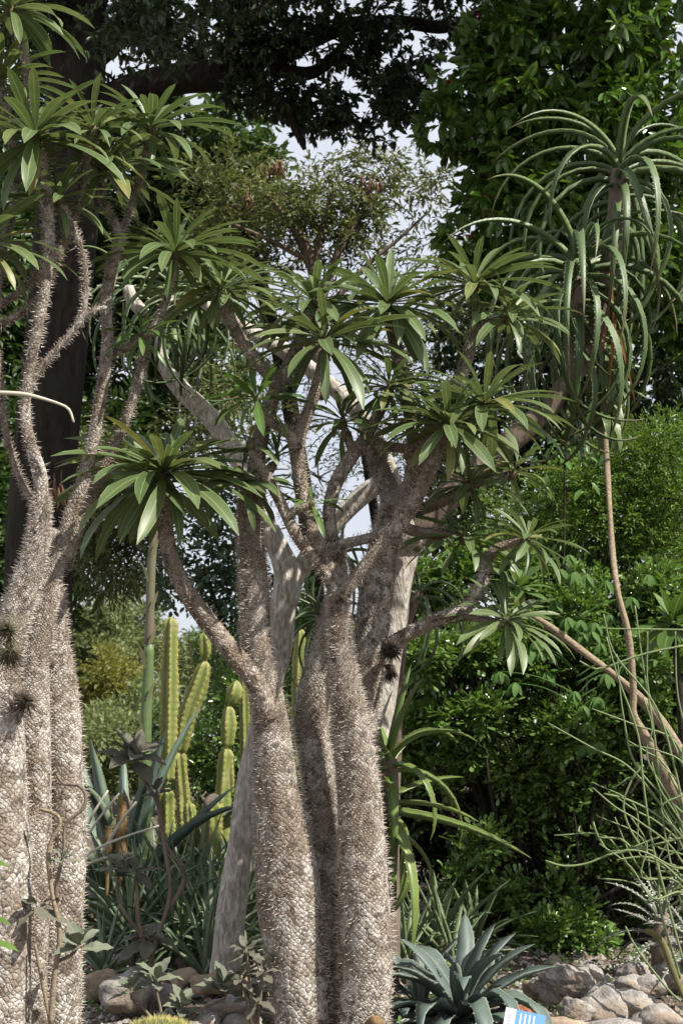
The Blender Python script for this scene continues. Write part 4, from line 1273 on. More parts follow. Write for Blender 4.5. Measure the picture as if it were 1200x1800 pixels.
for k in range(5):
    c = at(1072 + 3 * k, 480 + 25 * k, 10.1)
    d = np.array((r_.normal(0.05, .12), r_.normal(0, .1), -1))
    me = THIN[k % 3].copy()
    part('dead_leaf', me, M['aloe_dry'], ta, c, basis(d, np.array((0, -1.0, 0))), .52, label='dry orange leaf hanging below the crown')

tb = thing('tree_aloe', 'pale smooth tree aloe trunk forking behind the thorny palm with hanging strap leaves', 'tree', at(405, 1640, 10.6) * np.array((1, 1, 0)), GA)
smooth_limb(tb, [(394, 1765, 62), (398, 1690, 56), (408, 1590, 52), (424, 1480, 48), (440, 1370, 44), (462, 1260, 42), (486, 1160, 44), (498, 1080, 46), (505, 1020, 50), (490, 970, 40), (474, 930, 36)], 10.2, M['aloe_tree_bark'], 'trunk', seed=5)
smooth_limb(tb, [(486, 965, 32), (472, 930, 35), (442, 860, 34), (412, 795, 34), (370, 735, 34), (325, 690, 34), (298, 655, 30), (282, 622, 24), (286, 580, 18), (300, 520, 18)], 10.25, M['aloe_tree_bark'], seed=6)
smooth_limb(tb, [(500, 1045, 34), (526, 1002, 36), (560, 955, 34), (600, 905, 34), (640, 868, 34), (668, 850, 32)], 10.3, M['aloe_tree_bark'], seed=7)
for (x, y, Y, Lp, n, t0, t1) in [(302, 505, 10.3, 230, 20, 25, 110), (300, 545, 10.3, 230, 10, 80, 130), (345, 515, 10.0, 210, 12, 50, 125), (225, 500, 10.5, 190, 16, 20, 110)]:
    c = at(x, y, Y)
    succulent(tb if x < 340 else ta, c, (0, -.05, 1), Lp * mpp(x, y, Y), n, ALOE_L, M['aloe_tree_leaf'], r_, t0, t1, .12)
smooth_limb(tb, [(290, 600, 24), (262, 560, 22), (235, 530, 22), (225, 505, 20)], 10.4, M['aloe_tree_bark'], seed=8)

# aloe with long lime leaves beside the palm trunk
al = thing('arching_aloe', 'aloe with long arching lime green leaves growing beside the thick palm trunk', 'aloe', at(690, 1700, 10.0) * np.array((1, 1, 0)))
smooth_limb(al, [(690, 1730, 30), (688, 1600, 30), (686, 1450, 30), (684, 1335, 30)], 10.0, M['aloe_tree_red'], 'stem', 10, 9)
c = at(684, 1332, 10.0)
succulent(al, c, (.1, -.25, 1), 225 * mpp(684, 1330, 10), 14, ALOE_W, M['aloe_lime'], r_, 8, 85, .1)
c = at(686, 1400, 9.95)
succulent(al, c, (.1, -.2, 1), 240 * mpp(684, 1330, 10), 12, ALOE_W, M['aloe_lime'], r_, 60, 115, .2)
c = at(686, 1440, 9.95)
succulent(al, c, (.1, -.2, 1), 170 * mpp(684, 1330, 10), 8, ALOE_W[1:], M['aloe_lime'], r_, 85, 140, .2)
# aloe heads seen between the trunks
am = thing('arching_aloe', 'green aloe with narrow arching leaves filling the gap between two trunks', 'aloe', at(560, 1640, 10.8) * np.array((1, 1, 0)))
smooth_limb(am, [(560, 1660, 26), (565, 1400, 26), (566, 1200, 26), (566, 1080, 24)], 10.8, M['aloe_tree_red'], 'stem', 10, 10)
for (x, y, n) in [(566, 1075, 22), (600, 960, 14)]:
    c = at(x, y, 10.8)
    succulent(am, c, (0, -.1, 1), 190 * mpp(x, y, 10.8), n, ALOE_L, M['aloe_green'], r_, 20, 110, .1)
smooth_limb(am, [(566, 1100, 22), (585, 1040, 20), (600, 965, 18)], 10.8, M['aloe_tree_red'], 'stem', 8, 11)
ar = thing('arching_aloe', 'thin leaved aloe arching out between grey tree trunk and shiny hedge', 'aloe', at(690, 1690, 11.2) * np.array((1, 1, 0)))
smooth_limb(ar, [(690, 1720, 20), (694, 1400, 20), (704, 1150, 20), (735, 1040, 18)], 11.2, M['aloe_tree_red'], 'stem', 8, 12)
succulent(ar, at(735, 1035, 11.2), (.1, -.1, 1), 190 * mpp(735, 1035, 11.2), 14, ALOE_L, M['aloe_green'], r_, 30, 100, .12)

# ------------------------------------------------------------------ ground aloes and agaves
def gz(p):
    return np.array((p[0], p[1], float(ground_z(p[0], p[1])) - .01))


def ground_plant(name, label, cat, x, y_tip, Y, Lpx, n, meshes, mat, seed, group=None, tmin=8, tmax=80, lift=.05, axis=(0, -.1, 1), stemr=.035):
    g = np.random.RandomState(seed)
    b = gz(np.array(((x - 600) / F_PX * Y * 1.0, Y)))
    s = mpp(x, 1600, Y)
    t = thing(name, label, cat, b, group)
    c = b + np.array((0, 0, lift))
    path = np.array([b - (0, 0, .05), b + (0, 0, lift * .5), c + (0, 0, .02)])
    V, f, l = tube(path, [stemr * 1.1, stemr, stemr * .7], 8)
    part('stem', mk_mesh('stem', V - b, f, l), M['twig_grey'], t, b)
    succulent(t, c, axis, Lpx * s, n, meshes, mat, g, tmin, tmax, lift * .5)
    return t


TH = 'aloes in the blue green thicket'
spots = [(250, 11.9), (300, 11.6), (340, 12.1), (380, 11.8), (420, 11.5), (285, 12.4), (330, 11.2), (375, 11.2), (425, 12.3), (200, 12.2), (450, 11.9), (240, 11.3), (400, 12.7), (310, 12.9)]
for k, (x, Y) in enumerate(spots):
    ground_plant('clump_aloe', 'narrow leaved blue green aloe in the dense clump below the yellow cacti', 'aloe', x, 0, Y, 165 + 30 * (k % 3), 26, ALOE_T, M['aloe_blue'] if k % 3 else M['aloe_green'], 300 + k, TH, 4, 62, .22)
ground_plant('stocky_aloe', 'stocky aloe with thick upright leaves and withered skirt beside a tan boulder', 'aloe', 195, 0, 10.7, 135, 14, ALOE_S[:2], M['aloe_blue'], 330, None, 6, 88, .12)
ground_plant('stocky_aloe', 'stocky upright aloe leaning on the pale forked trunk', 'aloe', 368, 0, 10.9, 170, 14, ALOE_S[:3], M['aloe_blue'], 331, None, 5, 60, .1)
for k, (x, Y, L) in enumerate([(770, 11.2, 150), (735, 11.6, 150), (830, 11.7, 140), (710, 10.9, 130), (790, 10.8, 145)]):
    ground_plant('toothed_aloe', ['aloe with stiff toothed leaves above a shaggy brown stem by the blue agave', 'aloe with curling leaves half hidden behind another toothed aloe', 'spreading toothed aloe against the dark hedge', 'small toothed aloe at the foot of the thick trunk', 'toothed aloe whose long leaves lie over the blue agave'][k], 'aloe', x, 0, Y, L, 20, ALOE_S, M['aloe_green'], 340 + k, None, 10, 92, .34 if k == 0 else .2)
# the blue agave
ag = ground_plant('blue_agave', 'large blue grey agave with broad wavy leaves curling over the rocks', 'agave', 800, 0, 9.25, 225, 34, AGAVE, M['agave_blue'], 350, None, 16, 92, .05, (0, -.15, 1), .06)
ground_plant('blue_agave', 'smaller blue grey agave tucked against the thick trunk base', 'agave', 735, 0, 9.9, 150, 14, AGAVE[:3], M['agave_blue'], 351, None, 8, 80, .05, (0, -.1, 1), .05)
# tall agave behind the cactus with its flower stalk
ta2 = ground_plant('tall_agave', 'tall blue green agave with long pointed leaves below the tall flower stalk', 'agave', 225, 0, 12.6, 380, 20, AGAVE_T, M['agave_tall'], 360, None, 3, 44, .25, (0, 0, 1), .08)
path, rad = px_path([(252, 1560, 24), (256, 1300, 21), (262, 1150, 18), (264, 1075, 16), (266, 1000, 16), (272, 930, 13), (278, 850, 11), (282, 790, 8)], 12.6, .05)
mid = int(len(path) * .56)
V, f, l = tube(path[:mid + 1], rad[:mid + 1], 12)
part('flower_stalk', mk_mesh('flower_stalk', V - path[0], f, l), M['stalk'], ta2, path[0])
V, f, l = tube(path[mid:], rad[mid:], 12)
part('flower_stalk', mk_mesh('flower_stalk', V - path[mid], f, l), M['stalk_purple'], ta2, path[mid], label='purplish upper end of the flower stalk')
BR = strap('bract', .42, .1, 5, 'aloe', .5)
for k, (x, y) in enumerate([(256, 1290), (259, 1232), (257, 1180), (263, 1130), (260, 1170), (264, 1080), (266, 1025), (270, 975), (274, 930)]):
    i = np.argmin(np.abs(path[:, 2] - at(x, y, 12.6)[2]))
    sd = 1 if k % 2 else -1
    d = np.array((sd * .28, -.25, 1))
    part('bract', BR, M['bract'], ta2, path[i] + np.array((sd * .6, -.7, 0)) * rad[i], basis(d, np.array((-sd, .6, 0.))), .17)

# dry straw leaves and old flower spikes among the agave
for k, (p0, p1) in enumerate([((130, 1530, 9), (235, 1500, 5)), ((125, 1515, 8), (285, 1450, 4)), ((135, 1500, 7), (210, 1395, 4)), ((140, 1480, 8), (190, 1390, 4)), ((180, 1500, 9), (240, 1410, 5)), ((128, 1540, 9), (150, 1450, 4))]):
    m_ = ((p0[0] + p1[0]) / 2, (p0[1] + p1[1]) / 2 - 6, (p0[2] + p1[2]) / 2 - 1)
    path, rad = px_path([p0, m_, p1], 10.95 + .05 * k, .05)
    V, f, l = tube(path, rad, 6)
    solo('dry_stalk', mk_mesh('dry_stalk', V - path[0], f, l), M['straw'], 'bleached dry stalk lying slantwise across the aloe clump', 'stalk', path[0], 'bleached dry stalks')
for k, (x, y0, y1, w) in enumerate([(214, 1510, 1402, 20), (190, 1510, 1455, 18)]):
    path, rad = px_path([(x - 2, 1600, 6), (x - 1, y0 + 20, 7), (x, y0, w), (x + 1, (y0 + y1) / 2, w), (x + 2, y1, w * .5)], 11.5, .02)
    a = Acc()
    a.add(*tube(path, rad, 10))
    g = np.random.RandomState(k)
    ii = g.randint(len(path) // 2, len(path), 260)
    dd = unit(g.normal(0, 1, (260, 3)) * (1, 1, .5))
    a.add(*spikes(path[ii] + dd * rad[ii][:, None] * .8, dd + (0, 0, .3), g.uniform(.015, .035, 260), .004))
    solo('old_flower_spike', a.mesh('old_flower_spike', path[0]), M['tail_brown'], ['taller brown bristly old flower spike beside the blue agave leaves', 'shorter brown bristly old flower spike behind the dry stalks'][k], 'flower spike', path[0])

# ------------------------------------------------------------------ column cacti
def cactus_column(plant, pts, Y, ribs=5, seed=0, depth=.42, name='column'):
    g = np.random.RandomState(seed)
    path, rad = px_path(pts, Y, .012)
    rad = rad * 1.1
    ds = np.r_[0, np.cumsum(np.linalg.norm(np.diff(path, axis=0), axis=1))]
    T, N, B = frames(path)
    ns = ribs * 8
    th = np.linspace(0, 2 * np.pi, ns, endpoint=False) + g.uniform(0, 6)
    ph = (np.arange(ns) / 8) % 1
    tri = 1 - np.abs(ph - .5) * 2
    shape = 1 - depth + depth * tri ** 1.3
    scal = 1 + (.05 * np.sin(ds[:, None] * 2 * np.pi / .05 + seed) + .04 * np.sin(ds[:, None] * 31 + th[None] * 3) + .03 * np.sin(ds[:, None] * 13 + th[None] * 2 + seed)) * tri[None] ** 2
    end = np.clip((ds[-1] - ds) / (rad.max() * .8), 0, 1)
    beg = np.clip(ds / (rad.max() * .5), .55, 1)
    r = rad[:, None] * shape[None] * scal * np.sqrt(1 - (1 - end[:, None]) ** 2 * .97) * beg[:, None]
    V = path[:, None] + r[..., None] * (np.cos(th)[None, :, None] * N[:, None] + np.sin(th)[None, :, None] * B[:, None])
    m = len(path)
    i, j = np.meshgrid(np.arange(m - 1), np.arange(ns), indexing='ij')
    q = np.stack([i * ns + j, i * ns + (j + 1) % ns, (i + 1) * ns + (j + 1) % ns, (i + 1) * ns + j], -1).reshape(-1, 4)
    lc = np.stack([np.repeat(ds / ds[-1], ns), np.tile(tri, m), np.full(m * ns, .3)], -1)
    Vf = V.reshape(-1, 3)
    o = part(name, mk_mesh(name, Vf - path[0], [q], lc), M['cactus'], plant, path[0])
    # spines on the rib edges
    e = np.where(np.abs(ph - .5) < .01)[0]
    rows = np.arange(2, m - 1, 3)
    P = V[rows][:, e].reshape(-1, 3)
    D = unit(V[rows][:, e] - path[rows][:, None]).reshape(-1, 3)
    P, D = np.repeat(P, 3, 0), np.repeat(D, 3, 0) + g.normal(0, .45, (len(P) * 3, 3))
    sv, sf = spikes(P, D, g.uniform(.012, .03, len(P)), .0016)
    part('spines', mk_mesh('spines', sv - path[0], sf, None, False), M['cactus_spine'], o, path[0], kind='stuff')
    return o


GC = 'yellow green column cacti'
k1 = thing('column_cactus', 'tallest yellow green column cactus standing straight beside the green flower stalk', 'cactus', at(296, 1480, 12.9) * np.array((1, 1, 0)), GC)
cactus_column(k1, [(292, 1650, 30), (293, 1500, 30), (294, 1385, 26)], 12.9, 5, 1)
cactus_column(k1, [(294, 1378, 24), (296, 1300, 30), (298, 1200, 30), (300, 1085, 24)], 12.9, 5, 2)
k2 = thing('column_cactus', 'jointed column cactus leaning right with a small pad joint on its tip', 'cactus', at(325, 1500, 13.0) * np.array((1, 1, 0)), GC)
cactus_column(k2, [(330, 1650, 26), (328, 1480, 30), (322, 1400, 24), (316, 1320, 22)], 13.0, 5, 3)
cactus_column(k2, [(316, 1328, 22), (330, 1260, 32), (350, 1205, 32), (362, 1162, 22)], 13.0, 5, 4)
cactus_column(k2, [(361, 1162, 12), (361, 1140, 22), (358, 1112, 16)], 13.0, 4, 5)
k3 = thing('column_cactus', 'jointed flattened column cactus with paddle segments next to the pale leaning trunk', 'cactus', at(390, 1500, 13.0) * np.array((1, 1, 0)), GC)
cactus_column(k3, [(384, 1650, 30), (386, 1480, 32), (392, 1400, 28), (398, 1315, 24)], 13.0, 4, 6)
cactus_column(k3, [(400, 1318, 16), (402, 1280, 28), (402, 1240, 18)], 13.0, 4, 7)
cactus_column(k3, [(402, 1242, 12), (412, 1220, 28), (416, 1196, 14)], 13.0, 4, 8)
cactus_column(k3, [(402, 1318, 16), (402, 1360, 26), (404, 1400, 20)], 13.02, 4, 9)
k4 = thing('column_cactus', 'short corky topped column cactus standing in the aloe clump', 'cactus', at(372, 1560, 12.6) * np.array((1, 1, 0)), GC)
cactus_column(k4, [(372, 1650, 34), (372, 1480, 38), (374, 1405, 36)], 12.6, 6, 10)
V, f, l = tube(*px_path([(374, 1420, 28), (375, 1408, 27), (377, 1398, 16)], 12.6, .01), 11, True, .5, .45, 3)
part('corky_top', mk_mesh('corky_top', V - WL[k4], f, l), M['cactus_cork'], k4, WL[k4])
k5 = thing('column_cactus', 'slim yellow column cactus visible through the gap between the trunks', 'cactus', at(524, 1500, 12.8) * np.array((1, 1, 0)), GC)
cactus_column(k5, [(520, 1600, 22), (521, 1400, 22), (522, 1290, 20), (525, 1200, 24), (528, 1105, 18)], 12.8, 5, 11)
k6 = thing('column_cactus', 'slim spiny column cactus half hidden behind the shaded palm trunk', 'cactus', at(432, 1500, 13.2) * np.array((1, 1, 0)), GC)
cactus_column(k6, [(436, 1620, 20), (434, 1400, 20), (430, 1200, 18), (432, 1080, 14)], 13.2, 5, 12)
k7 = thing('column_cactus', 'grey hairy short column cactus between the taller yellow ones', 'cactus', at(335, 1560, 12.7) * np.array((1, 1, 0)), GC)
cactus_column(k7, [(340, 1640, 26), (338, 1480, 26), (332, 1410, 20)], 12.7, 8, 13, .2)

# ------------------------------------------------------------------ felt-leaved plants
def felt_head(plant, x, y, Y, Lpx, n, mat, seed, tmin=25, tmax=100):
    g = np.random.RandomState(seed)
    succulent(plant, at(x, y, Y), (g.normal(0, .15), -.25, 1), Lpx * mpp(x, y, Y), n, FELT, mat, g, tmin, tmax, .03)


fp = thing('felt_bush', 'felt leaved plant with a crooked dark stem and dusky leaf rosette near the cacti', 'bush', at(300, 1690, 9.6) * np.array((1, 1, 0)))
limb(fp, [(265, 1790, 9), (266, 1690, 9), (290, 1610, 8), (300, 1560, 7), (290, 1490, 7), (280, 1420, 7), (262, 1385, 7), (240, 1350, 6), (238, 1330, 6)], 9.5, M['twig_grey'], 8, 'stem', step=.03)
limb(fp, [(294, 1600, 8), (320, 1560, 8), (322, 1530, 7), (290, 1480, 7), (278, 1410, 7), (276, 1390, 6)], 9.52, M['twig_grey'], 7, 'stem', step=.03)
limb(fp, [(266, 1690, 8), (245, 1630, 8), (242, 1580, 7), (240, 1540, 7)], 9.48, M['twig_grey'], 7, 'stem', step=.03)
limb(fp, [(245, 1640, 6), (212, 1590, 6), (206, 1550, 5), (210, 1530, 5)], 9.46, M['twig_grey'], 7, 'stem', step=.03)
felt_head(fp, 238, 1328, 9.5, 62, 13, M['felt_dark'], 1)
felt_head(fp, 277, 1388, 9.5, 32, 8, M['felt_dark'], 2)
felt_head(fp, 240, 1530, 9.5, 50, 9, M['felt_dark'], 3, 50)
felt_head(fp, 210, 1522, 9.45, 40, 9, M['felt_leaf'], 4)
felt_head(fp, 262, 1645, 9.5, 58, 9, M['felt_dark'], 5, 60, 120)
fq = thing('felt_bush', 'low grey green felt leaved plant with scalloped leaves among the rocks', 'bush', at(280, 1800, 8.8) * np.array((1, 1, 0)))
for k, (x, y, L) in enumerate([(275, 1720, 46), (320, 1770, 44), (395, 1735, 52), (232, 1735, 40)]):
    limb(fq, [(295, 1850, 6), ((x + 290) / 2, (y + 1830) / 2, 6), (x, y + 20, 5), (x, y, 5)], 8.9, M['twig_grey'], 6, 'stem', step=.03)
    felt_head(fq, x, y, 8.9, L, 10, M['felt_leaf'], 10 + k, 15, 95)
fr = thing('felt_bush', 'felt leaved plant with winding bare stems in front of the bottle shaped trunk', 'bush', at(90, 1790, 8.2) * np.array((1, 1, 0)))
limb(fr, [(90, 1800, 9), (96, 1720, 9), (105, 1640, 9), (92, 1570, 8), (86, 1510, 8), (90, 1480, 7), (106, 1450, 8), (100, 1432, 7), (70, 1422, 6)], 8.15, M['stem_tan'], 8, 'stem', step=.025)
limb(fr, [(105, 1640, 7), (100, 1560, 7), (112, 1500, 6), (116, 1450, 6), (148, 1420, 6), (150, 1395, 6), (138, 1380, 6), (112, 1378, 5), (100, 1360, 5)], 8.17, M['twig_grey'], 8, 'stem', step=.025)
limb(fr, [(88, 1790, 7), (70, 1700, 6), (62, 1660, 5)], 8.15, M['stem_tan'], 7, 'stem', step=.025)
felt_head(fr, 112, 1508, 8.15, 28, 7, M['felt_leaf'], 20)
felt_head(fr, 140, 1660, 8.2, 52, 10, M['felt_leaf'], 21)
felt_head(fr, 68, 1590, 8.15, 50, 8, M['felt_dark'], 22, 50, 120)
limb(fr, [(100, 1690, 7), (125, 1680, 6), (140, 1662, 5)], 8.18, M['twig_grey'], 7, 'stem', step=.025)
fs_ = thing('felt_bush', 'dusky felt leaved plant leaning on the swollen trunk', 'bush', at(455, 1810, 8.85) * np.array((1, 1, 0)))
for k, (x, y, L) in enumerate([(432, 1668, 34), (462, 1705, 36), (424, 1715, 34), (446, 1755, 40)]):
    limb(fs_, [(450, 1830, 8), ((x + 450) / 2, (y + 1820) / 2, 7), (x, y, 5)], 8.8, M['twig_grey'], 7, 'stem', step=.03)
    felt_head(fs_, x, y, 8.8, L, 9, M['felt_dark'], 30 + k, 25, 110)

# ------------------------------------------------------------------ right-hand plants
ps = thing('slim_stem_tree', 'slim bare tan stem topped by hanging yellow edged leaves', 'plant', at(1185, 1700, 9.9) * np.array((1, 1, 0)))
limb(ps, [(1250, 1700, 30), (1215, 1470, 28), (1172, 1370, 24), (1135, 1300, 20), (1112, 1256, 16), (1113, 1215, 13), (1104, 1120, 12), (1085, 1040, 11, 9.9), (1074, 950, 10, 10.1), (1068, 850, 10, 10.3), (1063, 770, 10, 10.4), (1060, 690, 12, 10.5), (1060, 600, 10, 10.5)], 9.8, M['stem_tan'], 10, 'stem', step=.03)
g = np.random.RandomState(9)
for (y, n, L) in [(600, 16, 110), (635, 16, 125), (675, 14, 125), (710, 10, 115)]:
    succulent(ps, at(1060, y, 10.5), (0, -.05, 1), .8 * L * mpp(1060, y, 10.5), n, LONGD, M['yellow_edge_leaf'], g, 95, 165, .06)
p2 = thing('slim_stem_tree', 'slanting bare brown stem ending in a fresh green leaf rosette before the hedge', 'plant', at(1230, 1750, 10.2) * np.array((1, 1, 0)))
limb(p2, [(1330, 1760, 28), (1260, 1450, 26), (1200, 1330, 22), (1150, 1255, 18), (1088, 1195, 14), (1030, 1150, 13), (970, 1105, 12), (925, 1075, 10), (912, 1045, 9)], 10.2, M['stem_tan'], 10, 'stem', step=.03)
for (x, y, n, L) in [(910, 1030, 16, 66)]:
    succulent(p2, at(x, y, 10.2), (0, -.2, 1), L * mpp(x, y, 10.2), n, OVAL, M['palm_leaf_fresh'], g, 20, 110, .04)
p3 = thing('slim_stem_tree', 'dark slim stem carrying a drooping green leaf rosette behind the pencil stems', 'plant', at(1190, 1700, 10.6) * np.array((1, 1, 0)))
limb(p3, [(1215, 1720, 20), (1205, 1400, 16), (1192, 1200, 14), (1182, 1100, 11)], 10.6, M['tree_bark'], 8, 'stem', step=.04)
succulent(p3, at(1180, 1090, 10.6), (0, -.15, 1), 85 * mpp(1180, 1090, 10.6), 20, OVAL, M['palm_leaf_fresh'], g, 15, 130, .05)

# pencil stemmed bush
pe = thing('pencil_bush', 'leafless pencil stemmed bush with thin criss crossing green stems', 'bush', at(1190, 1760, 9.4) * np.array((1, 1, 0)))
PS = [[(1200, 1690, 6), (1165, 1560, 6), (1145, 1480, 5), (1130, 1380, 5), (1120, 1290, 5), (1085, 1190, 4), (1065, 1120, 4)],
      [(1195, 1720, 6), (1160, 1600, 6), (1150, 1500, 5), (1080, 1500, 5), (1030, 1518, 5), (990, 1522, 5), (958, 1513, 4)],
      [(1160, 1470, 5), (1110, 1490, 5), (1075, 1500, 5), (1050, 1470, 5), (1042, 1445, 4)],
      [(1180, 1540, 5), (1120, 1480, 5), (1095, 1420, 5), (1110, 1370, 5), (1130, 1345, 4)],
      [(1210, 1480, 5), (1150, 1430, 5), (1100, 1405, 5), (1060, 1395, 4)],
      [(1210, 1560, 5), (1150, 1510, 5), (1090, 1510, 4), (1085, 1514, 4)],
      [(1210, 1470, 5), (1120, 1490, 5), (1090, 1475, 5), (1052, 1472, 4)],
      [(1200, 1135, 5), (1130, 1150, 5), (1060, 1174, 5), (1040, 1174, 5), (1018, 1162, 4)],
      [(1205, 1107, 4), (1130, 1106, 4), (1060, 1105, 3)],
      [(1205, 1620, 5), (1170, 1480, 5), (1150, 1300, 5), (1128, 1160, 4), (1115, 1065, 4)],
      [(1195, 1760, 6), (1172, 1738, 5), (1120, 1670, 5), (1098, 1628, 4)],
      [(1215, 1500, 5), (1185, 1350, 5), (1150, 1240, 5), (1080, 1150, 4), (1060, 1080, 3)],
      [(1230, 1420, 5), (1180, 1300, 5), (1140, 1220, 4), (1137, 1110, 3)],
      [(1215, 1320, 5), (1190, 1220, 4), (1186, 1110, 3)],
      [(1210, 1440, 5), (1120, 1350, 5), (1095, 1260, 4), (1083, 1150, 3)]]
for k, p in enumerate(PS):
    path, rad = px_path(p, 9.4 + .03 * (k % 5), .03)
    rad = rad * .8
    V, f, l = tube(path, rad, 7)
    part('stem', mk_mesh('stem', V - path[0], f, l), M['pencil'], pe, path[0])
g = np.random.RandomState(44)
for k in range(30):
    x0, y0 = g.uniform(1110, 1215), g.uniform(1300, 1600)
    an = g.uniform(-2.9, -.5)
    Ln = g.uniform(70, 190)
    x1, y1 = x0 + math.cos(an) * Ln * .5, y0 + math.sin(an) * Ln * .5
    an += g.normal(0, .5)
    x2, y2 = x1 + math.cos(an) * Ln * .5, y1 + math.sin(an) * Ln * .5
    Yk = 9.4 + g.uniform(-.15, .35)
    path, rad = px_path([(1225, 1760, 5, 9.5), (1235 + g.uniform(-15, 25), 1640, 4.5, 9.5), ((x0 + 1235) / 2 + 10, (y0 + 1560) / 2, 4, (9.5 + Yk) / 2), (x0, y0, 3.6, Yk), (x1, y1, 3.2, Yk), (x2, y2, 2.4, Yk)], 9.4, .04)
    V, f, l = tube(path, rad, 6)
    part('stem', mk_mesh('stem', V - path[0], f, l), M['pencil'], pe, path[0])

# silver toothed rosettes
for k, (x, Y, L, n) in enumerate([(1150, 11.0, 130, 26), (1200, 10.4, 120, 20)]):
    ground_plant('silver_bromeliad', ['silvery bromeliad with toothed curling leaves beside the rock pile', 'silvery toothed bromeliad tangled in the pencil stems'][k], 'bromeliad', x, 0, Y, L, n, DYCK, M['silver_leaf'], 370 + k, None, 10, 95, .36, (0, -.2, 1), .08)
tl = thing('snake_cactus', 'thick drooping yellowish cactus stem arching over beside the bromeliads', 'cactus', at(1180, 1760, 9.9) * np.array((1, 1, 0)))
limb(tl, [(1205, 1760, 11), (1180, 1700, 12), (1165, 1660, 12), (1150, 1642, 12), (1135, 1636, 11)], 9.7, M['snake'], 9, 'stem', step=.03)

# vine of hanging leaves on the hedge
g = np.random.RandomState(71)
vn = thing('hanging_vine', 'climbing vine with clusters of pale drooping leaflets over the hedge', 'vine', at(1010, 1690, 12.4) * np.array((1, 1, 0)))
vpts = [(1005, 1690, 5), (1015, 1500, 5), (1000, 1350, 5), (1030, 1200, 5), (1010, 1080, 4), (990, 980, 4)]
limb(vn, vpts, 12.5, M['tree_bark'], 6, 'stem', step=.05)
VL = [me.copy() for me in OVAL]
for me in VL:
    me.materials.append(M['vine_leaf'])
cl = [(1000, 975), (985, 1000), (1010, 1005), (1030, 1010), (1065, 1020), (975, 1055), (998, 1085), (1020, 1090), (1045, 1095), (1040, 1110), (1055, 1130), (1022, 1112), (1070, 1080), (955, 1140), (945, 1125), (920, 1148), (880, 1180), (905, 1200), (1065, 1185), (1100, 1165), (1120, 1190), (1050, 1225), (1025, 1240), (1030, 1270), (1052, 1305), (1030, 1310), (1010, 1215), (1115, 1150), (960, 1180), (935, 1140), (1150, 1160), (1140, 1010), (1110, 1050)]
for (x, y) in cl:
    c = at(x, y, 12.1 + g.uniform(-.08, .1))
    for j in range(5):
        a = -1.2 + 2.4 * j / 4 + g.normal(0, .15)
        d = np.array((math.sin(a) * .7, -.35 * math.cos(a) + g.normal(0, .15), -.75))
        part('leaf', VL[j % 3], None, vn, c, basis(d, np.array((0.2, -.8, .5))), g.uniform(.085, .13))
    if g.rand() < .5:
        limb(vn, [(x, y, 2.5), ((x + 1010) / 2, y + 10, 2.5), (1012, y + 40, 3)], 12.15, M['vine_leaf'], 5, 'tendril', step=.06)
# vine clump hanging near the glossy leaves
gv_ = thing('hanging_vine', 'small clump of shiny broad leaves below the leaning brown limb', 'vine', at(990, 1690, 12.9) * np.array((1, 1, 0)))
limb(gv_, [(980, 1690, 6), (985, 1300, 6), (990, 1000, 5), (992, 800, 4)], 12.9, M['tree_bark'], 6, 'stem', step=.08)
for k in range(34):
    x, y = 992 + g.normal(0, 34), 795 + g.normal(0, 22)
    d = np.array((g.normal(0, .6), -.4 + g.normal(0, .3), -.5 + g.normal(0, .4)))
    me = OVAL[k % 3]
    key = (me.name, 'gl')
    if key not in MESHVAR:
        MESHVAR[key] = me.copy()
        MESHVAR[key].materials.clear()
        MESHVAR[key].materials.append(M['glossy_leaf'])
    part('leaf', MESHVAR[key], None, gv_, at(x, y, 12.9), basis(d, np.array((0, -.5, .8))), .13)

# ------------------------------------------------------------------ air plants, moss, dead twig
def tuft(name, label, cat, x, y, Y, n, L, mat, seed, axis=(0, -1, 0), spread=150, group=None):
    g = np.random.RandomState(seed)
    c = at(x, y, Y)
    t = thing(name, label, cat, c, group)
    V, f, l = tube(np.array([c + (0, .08, 0), c + (0, .0, 0), c + (0, -.02, 0)]), [.02, L * .3, .01], 9, True, .5, .3, seed)
    part('core', mk_mesh('core', V - c, f, l), mat, t, c)
    ax = unit(np.asarray(axis, float))
    d = unit(g.normal(0, 1, (n * 6, 3)) * (spread / 150.) + ax * 1.1)
    a = Acc()
    a.add(*spikes(c + d * .01, d + g.normal(0, .1, d.shape), L * g.uniform(.5, 1.15, len(d)), .0034))
    part('bristles', a.mesh('bristles', c), mat, t, c, kind='stuff')
    return t


tuft('air_plant', 'spidery grey brown air plant clinging between two pale trunks', 'air plant', 46, 1232, 8.15, 34, .11, M['air_plant'], 1)
tuft('air_plant', 'dark shaggy tuft hanging where a thorny arm leaves the trunk', 'air plant', 688, 1140, 9.16, 60, .10, M['air_dark'], 2, (0.1, -.6, -.4), 170)
tuft('air_plant', 'dark trailing tuft of dead roots below a shaggy knot', 'air plant', 686, 1175, 9.15, 24, .09, M['air_dark'], 3, (0, -.3, -1), 60)
tuft('air_plant', 'tan shaggy tuft matted on the mossy trunk', 'air plant', 14, 1105, 8.0, 40, .10, M['moss'], 4, (0, -1, -.2), 150)
tuft('air_plant', 'drooping tan moss hanging lower down the mossy trunk', 'air plant', 18, 1140, 8.0, 36, .12, M['moss'], 5, (0, -.5, -1), 90)
tuft('air_plant', 'small green tuft in the knotted neck of the crossing arms', 'air plant', 604, 1040, 8.83, 14, .06, M['moss'], 6, (.2, -.5, .6), 120)
kn = Acc()
path, rad = px_path([(80, 1166, 30, 8.62), (80, 1167, 34, 8.54), (80, 1168, 26, 8.52), (80, 1168, 8, 8.525)], 8.5, .01)
kn.add(*tube(path, rad, 12, True, .5, .2, 4))
